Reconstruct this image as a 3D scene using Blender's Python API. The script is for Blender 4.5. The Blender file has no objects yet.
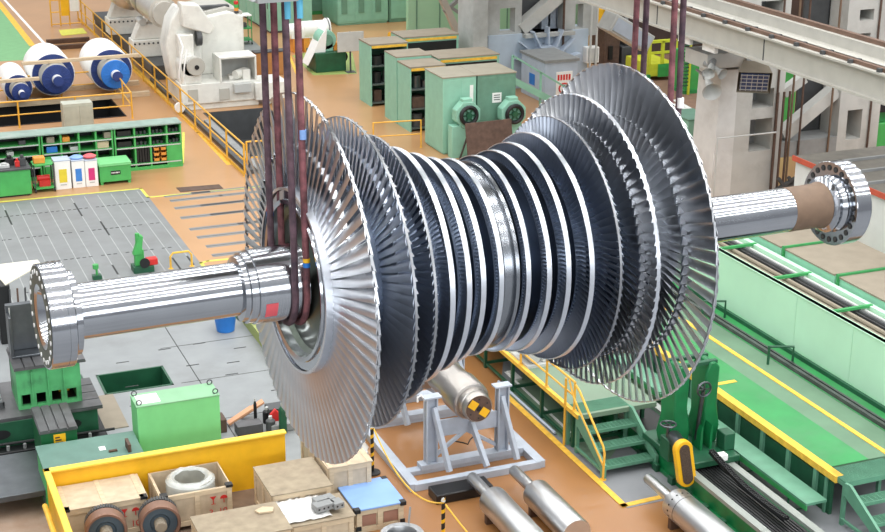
import bpy, math, random
from math import sin, cos, pi, radians, sqrt, atan2
from mathutils import Vector, Matrix
random.seed(7)
SC = bpy.context.scene
COL = SC.collection
V3 = Vector

# ------------------------------------------------------------------ camera
FPX, PITCH, YAW, ROLL, HC = 1522.65, .337610, .390100, .0051269, 14.0
def cam_basis():
    cp, sp = cos(PITCH), sin(PITCH)
    F = V3((sin(YAW)*cp, cos(YAW)*cp, -sp))
    R = V3((cos(YAW), -sin(YAW), 0)); U = R.cross(F)
    c, s = cos(ROLL), sin(ROLL)
    return R*c+U*s, U*c-R*s, F
CR, CU, CF = cam_basis()
CAM = V3((0, 0, HC))
def G(x, y, z=0.0):
    """point of the hall at height z that the photograph shows at pixel x, y"""
    d = CR*((x-442.5)/FPX) - CU*((y-266)/FPX) + CF
    return CAM + d*((z-HC)/d.z)
cd = bpy.data.cameras.new('camera'); cam = bpy.data.objects.new('camera', cd); COL.objects.link(cam)
cd.sensor_width = 36; cd.lens = 36*FPX/885; cd.clip_end = 500
m = Matrix((CR, CU, -CF)).transposed().to_4x4(); m.translation = CAM
cam.matrix_world = m
SC.camera = cam

# ------------------------------------------------------------------ materials
def lin(c):
    return tuple(((v/255)/12.92 if v <= 10 else (((v/255)+.055)/1.055)**2.4) for v in c)
def mat(name, rgb, rough=.5, metal=0., var=.08, scale=3., bump=0., rvar=0., stretch=(1,1,1), dirt=None, dirt_amt=.5, spec=.5):
    """painted / metal surface: base colour with soft procedural wear"""
    M = bpy.data.materials.new(name); M.use_nodes = True
    nt = M.node_tree; b = nt.nodes['Principled BSDF']
    c = lin(rgb)
    b.inputs['Roughness'].default_value = rough; b.inputs['Metallic'].default_value = metal
    b.inputs['Specular IOR Level'].default_value = spec
    tc = nt.nodes.new('ShaderNodeTexCoord'); mp = nt.nodes.new('ShaderNodeMapping')
    mp.inputs['Scale'].default_value = stretch
    nt.links.new(tc.outputs['Object'], mp.inputs['Vector'])
    nz = nt.nodes.new('ShaderNodeTexNoise'); nz.inputs['Scale'].default_value = scale; nz.inputs['Detail'].default_value = 6
    nt.links.new(mp.outputs['Vector'], nz.inputs['Vector'])
    rp = nt.nodes.new('ShaderNodeValToRGB')
    rp.color_ramp.elements[0].position = .3; rp.color_ramp.elements[1].position = .7
    rp.color_ramp.elements[0].color = (*[max(0, v*(1-var*1.6)) for v in c], 1)
    rp.color_ramp.elements[1].color = (*[min(1, v*(1+var)) for v in c], 1)
    nt.links.new(nz.outputs['Fac'], rp.inputs['Fac'])
    out = rp.outputs['Color']
    if dirt:
        n2 = nt.nodes.new('ShaderNodeTexNoise'); n2.inputs['Scale'].default_value = scale*.37; n2.inputs['Detail'].default_value = 9
        n2.inputs['Roughness'].default_value = .65
        nt.links.new(mp.outputs['Vector'], n2.inputs['Vector'])
        r2 = nt.nodes.new('ShaderNodeValToRGB'); r2.color_ramp.elements[0].position = .5; r2.color_ramp.elements[1].position = .68
        r2.color_ramp.elements[0].color = (0,0,0,1); r2.color_ramp.elements[1].color = (dirt_amt,)*3+(1,)
        nt.links.new(n2.outputs['Fac'], r2.inputs['Fac'])
        mx = nt.nodes.new('ShaderNodeMix'); mx.data_type = 'RGBA'
        mx.inputs['B'].default_value = (*lin(dirt), 1)
        nt.links.new(r2.outputs['Color'], mx.inputs['Factor']); nt.links.new(out, mx.inputs['A'])
        out = mx.outputs['Result']
    nt.links.new(out, b.inputs['Base Color'])
    if rvar:
        mr = nt.nodes.new('ShaderNodeMapRange'); mr.inputs['To Min'].default_value = max(.02, rough-rvar); mr.inputs['To Max'].default_value = rough+rvar
        nt.links.new(nz.outputs['Fac'], mr.inputs['Value']); nt.links.new(mr.outputs['Result'], b.inputs['Roughness'])
    if bump:
        bp = nt.nodes.new('ShaderNodeBump'); bp.inputs['Strength'].default_value = bump; bp.inputs['Distance'].default_value = .02
        nt.links.new(nz.outputs['Fac'], bp.inputs['Height']); nt.links.new(bp.outputs['Normal'], b.inputs['Normal'])
    return M

# ------------------------------------------------------------------ mesh builder
class MB:
    def __init__(s): s.v = []; s.f = []
    def add(s, vs, fs, M=None):
        o = len(s.v)
        s.v += [(M @ V3(p)) for p in vs] if M else [V3(p) for p in vs]
        s.f += [tuple(i+o for i in f) for f in fs]; return s
    def box(s, x0, y0, z0, x1, y1, z1, M=None):
        if x0 > x1: x0, x1 = x1, x0
        if y0 > y1: y0, y1 = y1, y0
        if z0 > z1: z0, z1 = z1, z0
        return s.add([(x0,y0,z0),(x1,y0,z0),(x1,y1,z0),(x0,y1,z0),(x0,y0,z1),(x1,y0,z1),(x1,y1,z1),(x0,y1,z1)],
              [(0,3,2,1),(4,5,6,7),(0,1,5,4),(1,2,6,5),(2,3,7,6),(3,0,4,7)], M)
    def cb(s, c, d, M=None):      # box by centre and size
        return s.box(c[0]-d[0]/2, c[1]-d[1]/2, c[2]-d[2]/2, c[0]+d[0]/2, c[1]+d[1]/2, c[2]+d[2]/2, M)
    def bar(s, a, b, w, h=None, up=(0,0,1)):   # square bar from a to b
        h = h or w; a = V3(a); b = V3(b); d = (b-a).normalized(); up = V3(up)
        if abs(d.dot(up)) > .98: up = V3((0,1,0))
        r = d.cross(up).normalized(); u = r.cross(d)
        vs = [p + r*(sx*w/2) + u*(sz*h/2) for p in (a, b) for sx, sz in ((-1,-1),(1,-1),(1,1),(-1,1))]
        return s.add(vs, [(0,1,2,3),(7,6,5,4),(0,4,5,1),(1,5,6,2),(2,6,7,3),(3,7,4,0)])
    def cyl(s, a, b, r, n=16, r2=None, cap=True):
        a = V3(a); b = V3(b); r2 = r if r2 is None else r2
        return s.lathe(a, b-a, [(0, r), ((b-a).length, r2)], n, cap)
    def lathe(s, o, d, prof, n=24, cap=True):  # profile of (distance along axis, radius)
        o = V3(o); d = V3(d).normalized(); h = V3((0,0,1)) if abs(d.z) < .9 else V3((1,0,0))
        u = d.cross(h).normalized(); w = d.cross(u)
        vs = []; fs = []; k = len(prof)
        for t, r in prof:
            for i in range(n):
                a = 2*pi*i/n; vs.append(o + d*t + (u*cos(a) + w*sin(a))*r)
        for j in range(k-1):
            for i in range(n):
                i2 = (i+1) % n; fs.append((j*n+i, (j+1)*n+i, (j+1)*n+i2, j*n+i2))
        if cap:
            if prof[0][1] > 1e-6: fs.append(tuple(range(n)))
            if prof[-1][1] > 1e-6: fs.append(tuple(reversed(range((k-1)*n, k*n))))
        return s.add(vs, fs)
    def tube(s, pts, r, n=8, closed=False):
        pts = [V3(p) for p in pts]; k = len(pts); vs = []; fs = []
        prev = None
        for i, p in enumerate(pts):
            if closed: t = (pts[(i+1) % k] - pts[i-1])
            else: t = pts[min(i+1, k-1)] - pts[max(i-1, 0)]
            t.normalize()
            if prev is None:
                h = V3((0,0,1)) if abs(t.z) < .9 else V3((1,0,0)); u = t.cross(h).normalized()
            else:
                u = (prev - t*prev.dot(t)).normalized()
            prev = u; w = t.cross(u)
            vs += [p + (u*cos(2*pi*j/n) + w*sin(2*pi*j/n))*r for j in range(n)]
        for i in range(k if closed else k-1):
            i2 = (i+1) % k
            for j in range(n):
                j2 = (j+1) % n; fs.append((i*n+j, i*n+j2, i2*n+j2, i2*n+j))
        if not closed: fs += [tuple(reversed(range(n))), tuple(range((k-1)*n, k*n))]
        return s.add(vs, fs)
    def prism(s, poly, d, M=None):   # polygon of 3-D points extruded by vector d
        poly = [V3(p) for p in poly]; d = V3(d); n = len(poly)
        return s.add(poly + [p+d for p in poly],
            [tuple(reversed(range(n))), tuple(range(n, 2*n))] + [(i, (i+1) % n, (i+1) % n+n, i+n) for i in range(n)], M)
    def build(s, name, material, parent=None, smooth=True, bevel=0, loc=None, kind=None, angle=35, fix=True):
        me = bpy.data.meshes.new(name); me.from_pydata([tuple(p) for p in s.v], [], s.f)
        if fix:
            import bmesh
            bm = bmesh.new(); bm.from_mesh(me); bmesh.ops.recalc_face_normals(bm, faces=bm.faces); bm.to_mesh(me); bm.free()
        me.materials.append(material)
        if smooth:
            me.polygons.foreach_set('use_smooth', [True]*len(me.polygons)); me.set_sharp_from_angle(angle=radians(angle))
        o = bpy.data.objects.new(name, me); COL.objects.link(o)
        if parent: o.parent = parent
        if loc is not None: o.location = loc
        if bevel:
            b = o.modifiers.new('bevel', 'BEVEL'); b.width = bevel; b.segments = 2; b.limit_method = 'ANGLE'; b.angle_limit = radians(40)
        if kind: o['kind'] = kind
        return o
def thing(name, label, cat, loc=(0,0,0), rz=0, group=None):
    o = bpy.data.objects.new(name, None); COL.objects.link(o)
    o.empty_display_size = .2; o.location = loc; o.rotation_euler = (0, 0, rz)
    return tag(o, label, cat, group)
def tag(o, label, cat, group=None, kind=None):
    o['label'] = label; o['category'] = cat
    if group: o['group'] = group
    if kind: o['kind'] = kind
    return o
def struct(name, mb, material, smooth=False, bevel=0):
    return mb.build(name, material, smooth=smooth, bevel=bevel, kind='structure')
KIDS = {}
def copy_tree(o, parent=None):
    c = o.copy(); COL.objects.link(c)
    if parent: c.parent = parent
    for ch in list(o.children): copy_tree(ch, c)
    return c
# stroke text: characters drawn as flat bars in the x-z plane
def text_obj(name, body, material, parent, loc, rot, size, depth=.002):
    cu = bpy.data.curves.new(name, 'FONT'); cu.body = body; cu.size = size; cu.extrude = depth
    cu.align_x = 'CENTER'; cu.align_y = 'CENTER'
    tmp = bpy.data.objects.new('tmp', cu); COL.objects.link(tmp)
    dg = bpy.context.evaluated_depsgraph_get(); me = bpy.data.meshes.new_from_object(tmp.evaluated_get(dg))
    bpy.data.objects.remove(tmp); bpy.data.curves.remove(cu)
    me.materials.clear(); me.materials.append(material)
    o = bpy.data.objects.new(name, me); COL.objects.link(o); o.parent = parent; o.location = loc; o.rotation_euler = rot
    return o

# ------------------------------------------------------------------ palette
K = {}
K['mint']    = mat('mint_paint', (140,192,170), .5, var=.05)
K['mint_d']  = mat('mint_dark_paint', (104,146,126), .5, var=.08)
K['pale']    = mat('pale_green_paint', (190,234,204), .55, var=.03, scale=1.2)
K['green']   = mat('machine_green', (58,148,84), .45, var=.12)
K['bright']  = mat('bright_green', (74,172,90), .45, var=.08)
K['applegr'] = mat('apple_green', (122,204,134), .5, var=.04)
K['dgreen']  = mat('dark_green', (30,84,58), .45, var=.15)
K['deep']    = mat('deep_green', (14,112,62), .4, var=.15)
K['steelgr'] = mat('stair_green', (94,146,120), .5, var=.1)
K['yellow']  = mat('safety_yellow', (238,182,30), .45, var=.06)
K['rail']    = mat('rail_yellow', (226,172,62), .45, var=.06)
K['yline']   = mat('line_yellow', (236,186,66), .6, var=.12, scale=6)
K['yglow']   = mat('line_lime', (214,214,90), .6, var=.1, scale=6)
K['white']   = mat('machine_white', (226,226,220), .45, var=.04, dirt=(150,145,135), dirt_amt=.35)
K['wht']     = mat('plain_white', (238,238,236), .5, var=.03)
K['grey']    = mat('mid_grey', (140,142,142), .5, var=.08)
K['lgrey']   = mat('light_grey', (190,192,190), .5, var=.06)
K['dgrey']   = mat('dark_grey', (70,72,74), .5, var=.12)
K['black']   = mat('near_black', (24,25,27), .5, var=.15)
K['rubber']  = mat('rubber_black', (18,18,20), .35, var=.15)
K['steel']   = mat('turned_steel', (205,207,210), .22, 1, var=.05, scale=2, rvar=.05)
K['steel2']  = mat('matt_steel', (176,178,180), .38, 1, var=.08, scale=4, rvar=.08)
K['steeld']  = mat('dark_steel', (104,108,112), .4, 1, var=.12)
K['iron']    = mat('bare_iron', (104,104,106), .45, .7, var=.15, dirt=(70,62,56))
K['rust']    = mat('rusty_plate', (94,74,64), .7, .2, var=.2, scale=5)
K['wood']    = mat('pale_timber', (206,186,156), .7, var=.1, scale=4, stretch=(1,6,6))
K['ply']     = mat('plywood', (196,178,152), .7, var=.1, scale=5, dirt=(170,150,128), dirt_amt=.5)
K['plyd']    = mat('weathered_plywood', (158,144,122), .75, var=.12, scale=5, dirt=(128,112,96))
K['navy']    = mat('navy_cap', (38,62,126), .5, var=.12)
K['blue']    = mat('bright_blue', (40,120,205), .45, var=.08)
K['skyb']    = mat('sky_blue_cover', (132,168,222), .55, var=.06, scale=2)
K['red']     = mat('signal_red', (206,44,40), .5, var=.1)
K['pinkred'] = mat('pink_red', (232,96,104), .5, var=.06)
K['magenta'] = mat('magenta', (205,50,120), .5, var=.05)
K['orange']  = mat('orange_paint', (226,150,60), .5, var=.1)
K['blgrey']  = mat('blue_grey_paint', (178,190,206), .5, var=.05)
K['standgr'] = mat('stand_grey_paint', (172,180,192), .45, var=.07, scale=4)
K['conc']    = mat('concrete_grey', (176,178,176), .8, var=.07, scale=2, dirt=(140,140,136))
K['colgrey'] = mat('column_grey', (186,186,182), .6, var=.05, scale=2, dirt=(150,150,146))
K['cream']   = mat('girder_cream', (182,180,172), .55, var=.05, scale=2)
K['tan']     = mat('tan_cover', (144,134,118), .7, var=.06, scale=3)
K['brown']   = mat('brown_wrap', (112,90,72), .6, var=.1, scale=6)
K['darkwood']= mat('dark_wood', (84,60,44), .7, var=.2)
K['glass_d'] = mat('dark_glass', (30,36,44), .15, var=.05)
# ------------------------------------------------------------------ placing helpers (pixel crops -> hall coordinates)
def crop(sc, ox, oy): return lambda x, y: (ox+x*sc, oy+y*sc)
Q1 = crop(.3009,0,0); Q2 = crop(.3009,0,140); Q3 = crop(.2938,0,260); Q4 = crop(.2938,0,380); Q5 = crop(.3009,220,0)
S1 = crop(.3009,440,0); S3 = crop(.3009,440,260); S4 = crop(.2938,440,390); S5 = crop(.2819,640,0); S6 = crop(.2819,640,130)
S7 = crop(.2819,640,260); S8 = crop(.2768,640,390); Q8 = crop(.2938,240,390); C5 = crop(.226,40,430); C6 = crop(.2292,230,410)
C3 = crop(.2067,0,370); C4 = crop(.2632,640,330); C2 = crop(.2147,0,100); C1 = crop(.2067,100,0)
def proj(p):
    v = V3(p)-CAM; d = v.dot(CF); return 442.5+FPX*v.dot(CR)/d, 266-FPX*v.dot(CU)/d
def GY(x, y, Y):
    d = CR*((x-442.5)/FPX) - CU*((y-266)/FPX) + CF; return CAM + d*(Y/d.y)
def GX(x, y, Xv):
    d = CR*((x-442.5)/FPX) - CU*((y-266)/FPX) + CF; return CAM + d*(Xv/d.x)
def HT(p, yt, z=0):
    b = G(p[0], p[1], z); lo, hi = 0, 15
    for _ in range(40):
        m_ = (lo+hi)/2
        if proj(b+V3((0,0,m_)))[1] > yt: lo = m_
        else: hi = m_
    return lo
def top_rect(fl, fr, bl, h):
    """x0, x1, y0, y1 of a box whose top, h above the floor, shows these corners"""
    a, b, c = G(*fl, h), G(*fr, h), G(*bl, h)
    return a.x, b.x, (a.y+b.y)/2, c.y
def base_rect(fl, fr, d, z=0):
    a, b = G(*fl, z), G(*fr, z); return a.x, b.x, (a.y+b.y)/2, (a.y+b.y)/2+d
def slab(px, z0, z1, m, name, kind='structure'):
    mb = MB(); pts = [G(x, y, z1) for x, y in px]; pts = [V3((p.x, p.y, z0)) for p in pts]
    mb.prism(pts, V3((0, 0, z1-z0))); return mb.build(name, m, smooth=False, kind=kind)
def rail_path(T, pts, h, m, post=1.5, r=.022, mids=(.5,), end=True, kick=None):
    """railing: posts, top rail, mid rails along local points"""
    pts = [V3(p) for p in pts]
    L = [0]
    mb = MB()
    for a, b in zip(pts, pts[1:]): mb.cyl(a+V3((0,0,h)), b+V3((0,0,h)), r, 8)
    mb.build('top_rail', m, T)
    for f in mids:
        mb = MB()
        for a, b in zip(pts, pts[1:]): mb.cyl(a+V3((0,0,h*f)), b+V3((0,0,h*f)), r*.85, 8)
        mb.build('mid_rail', m, T)
    for i, (a, b) in enumerate(zip(pts, pts[1:])):
        n = max(1, round((b-a).length/post))
        for k in range(n+1 if i == len(pts)-2 else n):
            p = a.lerp(b, k/n); mb = MB(); mb.cyl(p, p+V3((0,0,h+.01)), r*1.1, 8); mb.cyl(p, p+V3((0,0,.012)), r*2.2, 8); mb.build('post', m, T)
    if kick:
        mb = MB()
        for a, b in zip(pts, pts[1:]): mb.bar(a+V3((0,0,.06)), b+V3((0,0,.06)), .012, .12)
        mb.build('kick_plate', kick, T)
# ------------------------------------------------------------------ the turbine rotor (axis frame: local +x runs along the shaft)
RA = V3((2.037, 17.705, 7.3)); RB = V3((13.943, 18.367, 7.22))
rd = (RB-RA).normalized()
ROT = thing('turbine_rotor', 'huge polished steel double-flow turbine rotor hanging in red slings across the middle of the hall', 'turbine rotor')
ry = V3((0,0,1)).cross(rd).normalized(); rz_ = rd.cross(ry)
mw = Matrix((rd, ry, rz_)).transposed().to_4x4(); mw.translation = RA
ROT.matrix_world = mw
M_blade = mat('blade_steel', (206,208,212), .29, 1, var=.06, scale=3, rvar=.04)
M_blade_in = mat('inner_blade_shaded_steel', (176,183,196), .38, 1, var=.06, scale=3)  # blade steel with the shade between rows darkened into its colour
M_band = mat('shroud_steel', (222,226,233), .34, 1, var=.04, scale=6)
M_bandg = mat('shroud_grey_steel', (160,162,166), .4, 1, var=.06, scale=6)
M_disc = mat('disc_steel', (150,154,160), .24, 1, var=.08, scale=3)
M_drum = mat('drum_shaded_steel', (104,114,130), .36, 1, var=.06, scale=3)  # darker, bluer steel: shade of the gaps between rows is painted in
def turned(name, rgb, rough):          # fine lathe grooves round the axis
    M = mat(name, rgb, rough, 1, var=.03, scale=2, rvar=.03)
    nt = M.node_tree; b = nt.nodes['Principled BSDF']
    tc = nt.nodes.new('ShaderNodeTexCoord'); mp = nt.nodes.new('ShaderNodeMapping'); mp.inputs['Scale'].default_value = (60, .3, .3)
    nz = nt.nodes.new('ShaderNodeTexNoise'); nz.inputs['Scale'].default_value = 2; nz.inputs['Detail'].default_value = 3
    nt.links.new(tc.outputs['Object'], mp.inputs['Vector']); nt.links.new(mp.outputs['Vector'], nz.inputs['Vector'])
    bp = nt.nodes.new('ShaderNodeBump'); bp.inputs['Strength'].default_value = .12; bp.inputs['Distance'].default_value = .004
    nt.links.new(nz.outputs['Fac'], bp.inputs['Height']); nt.links.new(bp.outputs['Normal'], b.inputs['Normal'])
    return M
M_shaft = turned('polished_shaft_steel', (186,189,194), .12)
M_hub = mat('hub_recess_shaded_steel', (92,100,92), .3, 1, var=.1, scale=2)  # shade and olive reflection of the recess put into the steel colour
X = (1, 0, 0); TC = 5.77
OFF = [2.365, 1.72, 1.325, 1.006, .72, .478, .197]
TIP = [2.425, 2.056, 1.78, 1.588, 1.478, 1.396, 1.352]
ROOT = [1.2, 1.22, 1.25, 1.28, 1.285, 1.27, 1.25]
NB = [80, 86, 100, 132, 150, 164, 172]
CH = [.27, .23, .16, .12, .095, .08, .07]       # chord at the root
G0 = [40, 38, 32, 22, 18, 14, 12]; G1 = [71, 68, 52, 34, 26, 20, 16]   # stagger at root and tip, degrees
# shaft body with both hubs and the drum between the rows
half = [(0, 1.22), (.06, 1.22), (.1, 1.3), (.15, 1.3)]
def drum():
    p = [(.0, .27), (.0, .34)]
    p = [(.30, .52), (.40, .52), (.41, .42), (.44, .345), (2.44, .345), (2.46, .42), (2.52, .43), (2.53, .46), (2.62, .46), (2.63, .485), (3.18, .485),
         (3.28, .52), (3.36, .62), (3.40, .78), (3.40, .93), (3.34, .985), (3.22, 1.0), (3.21, 1.06), (3.24, 1.07), (3.24, 1.20), (3.60, 1.20), (3.62, 1.02)]
    for i in range(1, 7):
        t = TC-OFF[i]; w = CH[i]*.55 + .02
        p += [(t-w-.02, 1.02), (t-w, ROOT[i]-.02), (t-w, ROOT[i]), (t+w*.8, ROOT[i]), (t+w*.8, 1.02)]
    p += [(TC-.10, 1.2), (TC-.09, 1.235), (TC+.04, 1.235), (TC+.05, 1.29), (TC+.10, 1.29), (TC+.11, 1.24)]
    for i in range(6, 0, -1):
        t = TC+OFF[i]; w = CH[i]*.55 + .02
        p += [(t-w*.8, 1.02), (t-w*.8, ROOT[i]), (t+w, ROOT[i]), (t+w, ROOT[i]-.02), (t+w+.02, 1.02)]
    t = TC+OFF[0]
    p += [(t-.23, 1.02), (t-.2, 1.2), (t+.18, 1.2), (t+.19, 1.0), (t+.22, .62), (t+.3, .5), (t+.86, .47), (t+.87, .345), (11.06, .335)]
    q = [p[0]]
    for a_ in p[1:]: q.append((max(a_[0], q[-1][0]+.001) if a_[0] > 3.63 else a_[0], a_[1]))
    return q
prof = drum()
i0 = next(k for k, q in enumerate(prof) if q[0] > TC-OFF[1]-CH[1]*.55-.05 and q[1] == 1.02 and q[0] > 3.65)
i1 = next(k for k, q in enumerate(prof) if abs(q[1]-1.2) < 1e-6 and q[0] > TC-.12)
i2 = next(k for k, q in enumerate(prof) if abs(q[1]-1.24) < 1e-6 and q[0] > TC)
i3 = max(k for k, q in enumerate(prof) if q[1] == 1.02)
ih = next(k for k, q in enumerate(prof) if q == (3.28, .52)); ih2 = next(k for k, q in enumerate(prof) if q == (3.34, .985))
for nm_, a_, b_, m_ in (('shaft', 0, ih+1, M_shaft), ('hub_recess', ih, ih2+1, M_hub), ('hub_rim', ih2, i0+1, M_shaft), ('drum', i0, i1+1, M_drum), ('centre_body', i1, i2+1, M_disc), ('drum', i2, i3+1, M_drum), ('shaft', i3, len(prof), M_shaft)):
    mb = MB(); mb.lathe((0,0,0), X, prof[a_:b_], 128, cap=nm_ == 'shaft'); mb.build(nm_, m_, ROT, angle=25)
mb = MB(); mb.lathe((0,0,0), X, [(11.06,.337),(11.62,.337),(11.72,.36)], 64, cap=False); o = mb.build('shaft_wrap', K['brown'], ROT); o['label'] = 'brown protective wrap on the far end of the shaft'
# left coupling: thick ring with a dished face and bolt holes
mb = MB(); mb.lathe((0,0,0), X, [(.16,.0),(.16,.26),(.02,.33),(0,.40),(0,.64),(.008,.648),(.205,.648),(.207,.640),(.215,.640),(.217,.648),(.295,.648),(.305,.64),(.31,.45)], 96)
cf = mb.build('coupling_flange', M_shaft, ROT, angle=25)
for i in range(24):
    a = 2*pi*i/24; c = (0, .56*cos(a), .56*sin(a)); mb = MB(); mb.cyl((-.012, c[1], c[2]), (.01, c[1], c[2]), .03, 8); mb.build('bolt', K['wht'], cf)
mb = MB(); mb.lathe((-.003,0,0), X, [(0,.405),(0,.625)], 64, cap=False); mb.build('flange_face', mat('oiled_face', (74,86,76), .45, .35, var=.1), cf)
# right coupling
mb = MB(); e = 11.72
mb.lathe((0,0,0), X, [(e,.345),(e+.03,.40),(e+.06,.43),(e+.09,.43),(e+.10,.40),(e+.14,.40),(e+.2,.44),(e+.2,.64),(e+.21,.648),(e+.47,.648),(e+.48,.64),(e+.48,0)], 96)
cf2 = mb.build('coupling_flange', M_shaft, ROT, angle=25)
for i in range(24):
    a = 2*pi*(i+.5)/24; mb = MB(); mb.lathe((e+.192, .555*cos(a), .555*sin(a)), X, [(0,.045),(.0,.032),(.012,.03)], 12); mb.build('bolt_hole', K['steeld'], cf2)
mb = MB(); mb.lathe((0,0,0), X, [(2.66,.489),(2.95,.489)], 64, cap=False)

def blade(mb, i, s, ang, rt, rr, N, nsec=6, snub=None, u=None):
    """one twisted blade of row i; s=-1 left flow, +1 right flow"""
    t0 = TC + s*OFF[i]; base = len(mb.v)
    ca, sa = cos(ang), sin(ang); vs = []; k = 8
    for j in range(nsec):
        f = j/(nsec-1); r = rr + (rt-rr)*f
        g = radians(G0[i] + (G1[i]-G0[i])*f**1.1); ch = CH[i]*(1-(.26 if i == 0 else .14)*f); th = CH[i]*(.11 if i < 2 else .17)*(1-.6*f) + .003
        camber = ch*(.21 if i < 2 else .24)*(1-(.5 if i == 0 else .4)*f)
        for (x, y) in ((-.5,0),(-.25,.42),(.1,.5),(.32,.28),(.5,0),(.32,-.12),(.1,-.4),(-.25,-.42)):
            cx = x*ch; cy = y*th + camber*(1-4*x*x)
            ax = cx*cos(g) - cy*sin(g); tg = cx*sin(g) + cy*cos(g)
            ax *= -s                       # mirror for the two flows
            X_ = t0 + ax; Y_ = -tg if False else tg
            vs.append(V3((X_, r*sa + Y_*ca, r*ca - Y_*sa)))
    fs = []
    for j in range(nsec-1):
        for q in range(k):
            q2 = (q+1) % k; fs.append((j*k+q, j*k+q2, (j+1)*k+q2, (j+1)*k+q))
    fs.append(tuple(range((nsec-1)*k, nsec*k)))
    mb.add(vs, fs)
    if i == 0:        # tip shroud plate
        ex = V3((1,0,0)); er = V3((0, sa, ca)); et = V3((0, ca, -sa)); c = ex*t0 + er*(rt-.008); w = pi*rt/N
        q = [c + ex*a_*s + et*b_ + er*c_ for c_ in (-.008,.008) for a_, b_ in ((-.024,-w),(.006,-w),(.024,w),(-.006,w))]
        mb.add(q, [(3,2,1,0),(4,5,6,7),(0,1,5,4),(1,2,6,5),(2,3,7,6),(3,0,4,7)])
    if snub:
        f = (snub-rr)/(rt-rr); g = radians(G0[i]+(G1[i]-G0[i])*f**1.1); w = 2*pi*snub/N*.5
        ex = V3((1,0,0)); er = V3((0, sa, ca)); et = V3((0, ca, -sa)); c = ex*t0 + er*snub
        q = [c + ex*a_ + et*b_ + er*c_ for c_ in (-.018,.018) for a_, b_ in ((-.06,-w*.9),(.03,-w*.9),(.06,w*.9),(-.03,w*.9))]
        mb.add(q, [(3,2,1,0),(4,5,6,7),(0,1,5,4),(1,2,6,5),(2,3,7,6),(3,0,4,7)])
for s in (-1, 1):
    for i in range(7):
        t0 = TC + s*OFF[i]; n = NB[i]
        if i == 0:
            bw = .0; 
        else: bw = [0,(.016 if s < 0 else .026),.017,.036,.036,.036,.034][i]
        if bw:
            mb = MB(); r = TIP[i]
            mb.lathe((0,0,0), X, [(t0-bw, r-.012), (t0-bw, r), (t0+bw, r), (t0+bw, r-.012), (t0-bw, r-.012)], 160, cap=False)
            if i == 1:     # saw-tooth edge of the tip plates
                for q in range(n):
                    a = 2*pi*q/n; a2 = a+2*pi/n*.4
                    for aa, bb_, xx in ((a, a2, t0-s*bw),):
                        p0 = V3((xx, r*sin(aa), r*cos(aa))); p1 = V3((xx, r*sin(bb_), r*cos(bb_))); p2 = V3((xx-s*.028, r*sin(aa), r*cos(aa)))
                        mb.prism([p0, p1, p2], V3((0, -sin(aa), -cos(aa)))*.01)
            row = mb.build('shroud_ring', M_bandg if i < 3 and not (i == 1 and s > 0) else M_band, ROT, angle=30)
            mb = MB()
            for q in range(n): blade(mb, i, s, 2*pi*(q+.5)/n, TIP[i]-.006, ROOT[i]-.03, n, 6 if i < 3 else 3, snub=1.66 if i == 1 else None)
            mb.build('blade', M_blade if (i == 0 or (i == 1 and s > 0)) else M_blade_in, row, kind='stuff', fix=False)
        else:
            mb = MB(); mb.lathe((0,0,0), X, [(t0-.19, 1.185), (t0-.19, 1.222), (t0+.19, 1.222), (t0+.19, 1.185)], 128, cap=False)
            row = mb.build('root_ring', M_band, ROT, angle=30)
            if s < 0:
                mb = MB(); blade(mb, 0, s, 0, TIP[0], 1.19, n, 9, snub=1.74)
                first = mb.build('blade', M_blade, row, fix=False); me = first.data
                for q in range(n):
                    o = first if q == 0 else first.copy()
                    if q: COL.objects.link(o)
                    o.rotation_euler = (-2*pi*q/n, 0, 0)
            else:
                mb = MB()
                for q in range(n): blade(mb, 0, s, 2*pi*q/n, TIP[0], 1.19, n, 9, snub=1.70)
                mb.build('blade', M_blade, row, kind='stuff', fix=False)
# small coloured tag on the journal
mb = MB(); n = 8
pts = []
for xx in (2.70, 2.86):
    for k in range(n+1):
        a = radians(-18 - 26*k/n - 90 + 8); pts.append((xx, .488*sin(a), .488*cos(a)))
mb.add(pts, [(k, k+1, k+n+2, k+n+1) for k in range(n)])
o = mb.build('marker_tape', K['pinkred'], ROT); o['label'] = 'pink tape square on the near journal'

# ------------------------------------------------------------------ slings and lifting beam
M_sl = mat('sling_red_black', (128,80,84), .9, var=.4, scale=6, dirt=(52,42,52), dirt_amt=.95)
M_sl2 = mat('sling_dark', (92,70,78), .9, var=.4, scale=6, dirt=(50,42,54), dirt_amt=.95)
Zb = 11.02
def axis_pt(t): return RA + rd*t
SL = []
def sling(t, r, label, m, side, rad=.044):
    c = axis_pt(t); T = thing('round_sling', label, 'lifting sling', (c.x, c.y, c.z-r-rad), 0, 'red lifting slings round the rotor')
    pts = [V3((-.02, -(r+rad)*.93, Zb-c.z+r+rad))]
    for k in range(0, 25):
        a = pi*k/24; pts.append(V3((0, -(r+rad)*cos(a), (r+rad) - (r+rad)*sin(a))))
    pts.append(V3((-.02, (r+rad)*.93, Zb-c.z+r+rad)))
    # denser straight runs
    full = [pts[0].lerp(pts[1], k/6) for k in range(6)] + pts[1:-1] + [pts[-2].lerp(pts[-1], k/6) for k in range(1, 7)]
    mb = MB(); mb.tube(full, rad, 10); b = mb.build('sling_body', m, T)
    SL.append(T); return T
def sl_band(T, y, z, m, name, h=.1, rad=.048):
    mb = MB(); mb.cyl((0, y, z-h/2), (0, y, z+h/2), rad, 12); o = mb.build(name, m, T)
    return o
s1 = sling(3.10, .485, 'red and black round sling, outermost on the left journal by the long polished shaft', M_sl2, 0)
s2 = sling(3.25, .50, 'red round sling on the left journal, right beside the first row of long blades', M_sl, 0)
s3 = sling(8.60, .50, 'dark red round sling on the right journal, nearer the blades of the last row', M_sl, 1)
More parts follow.
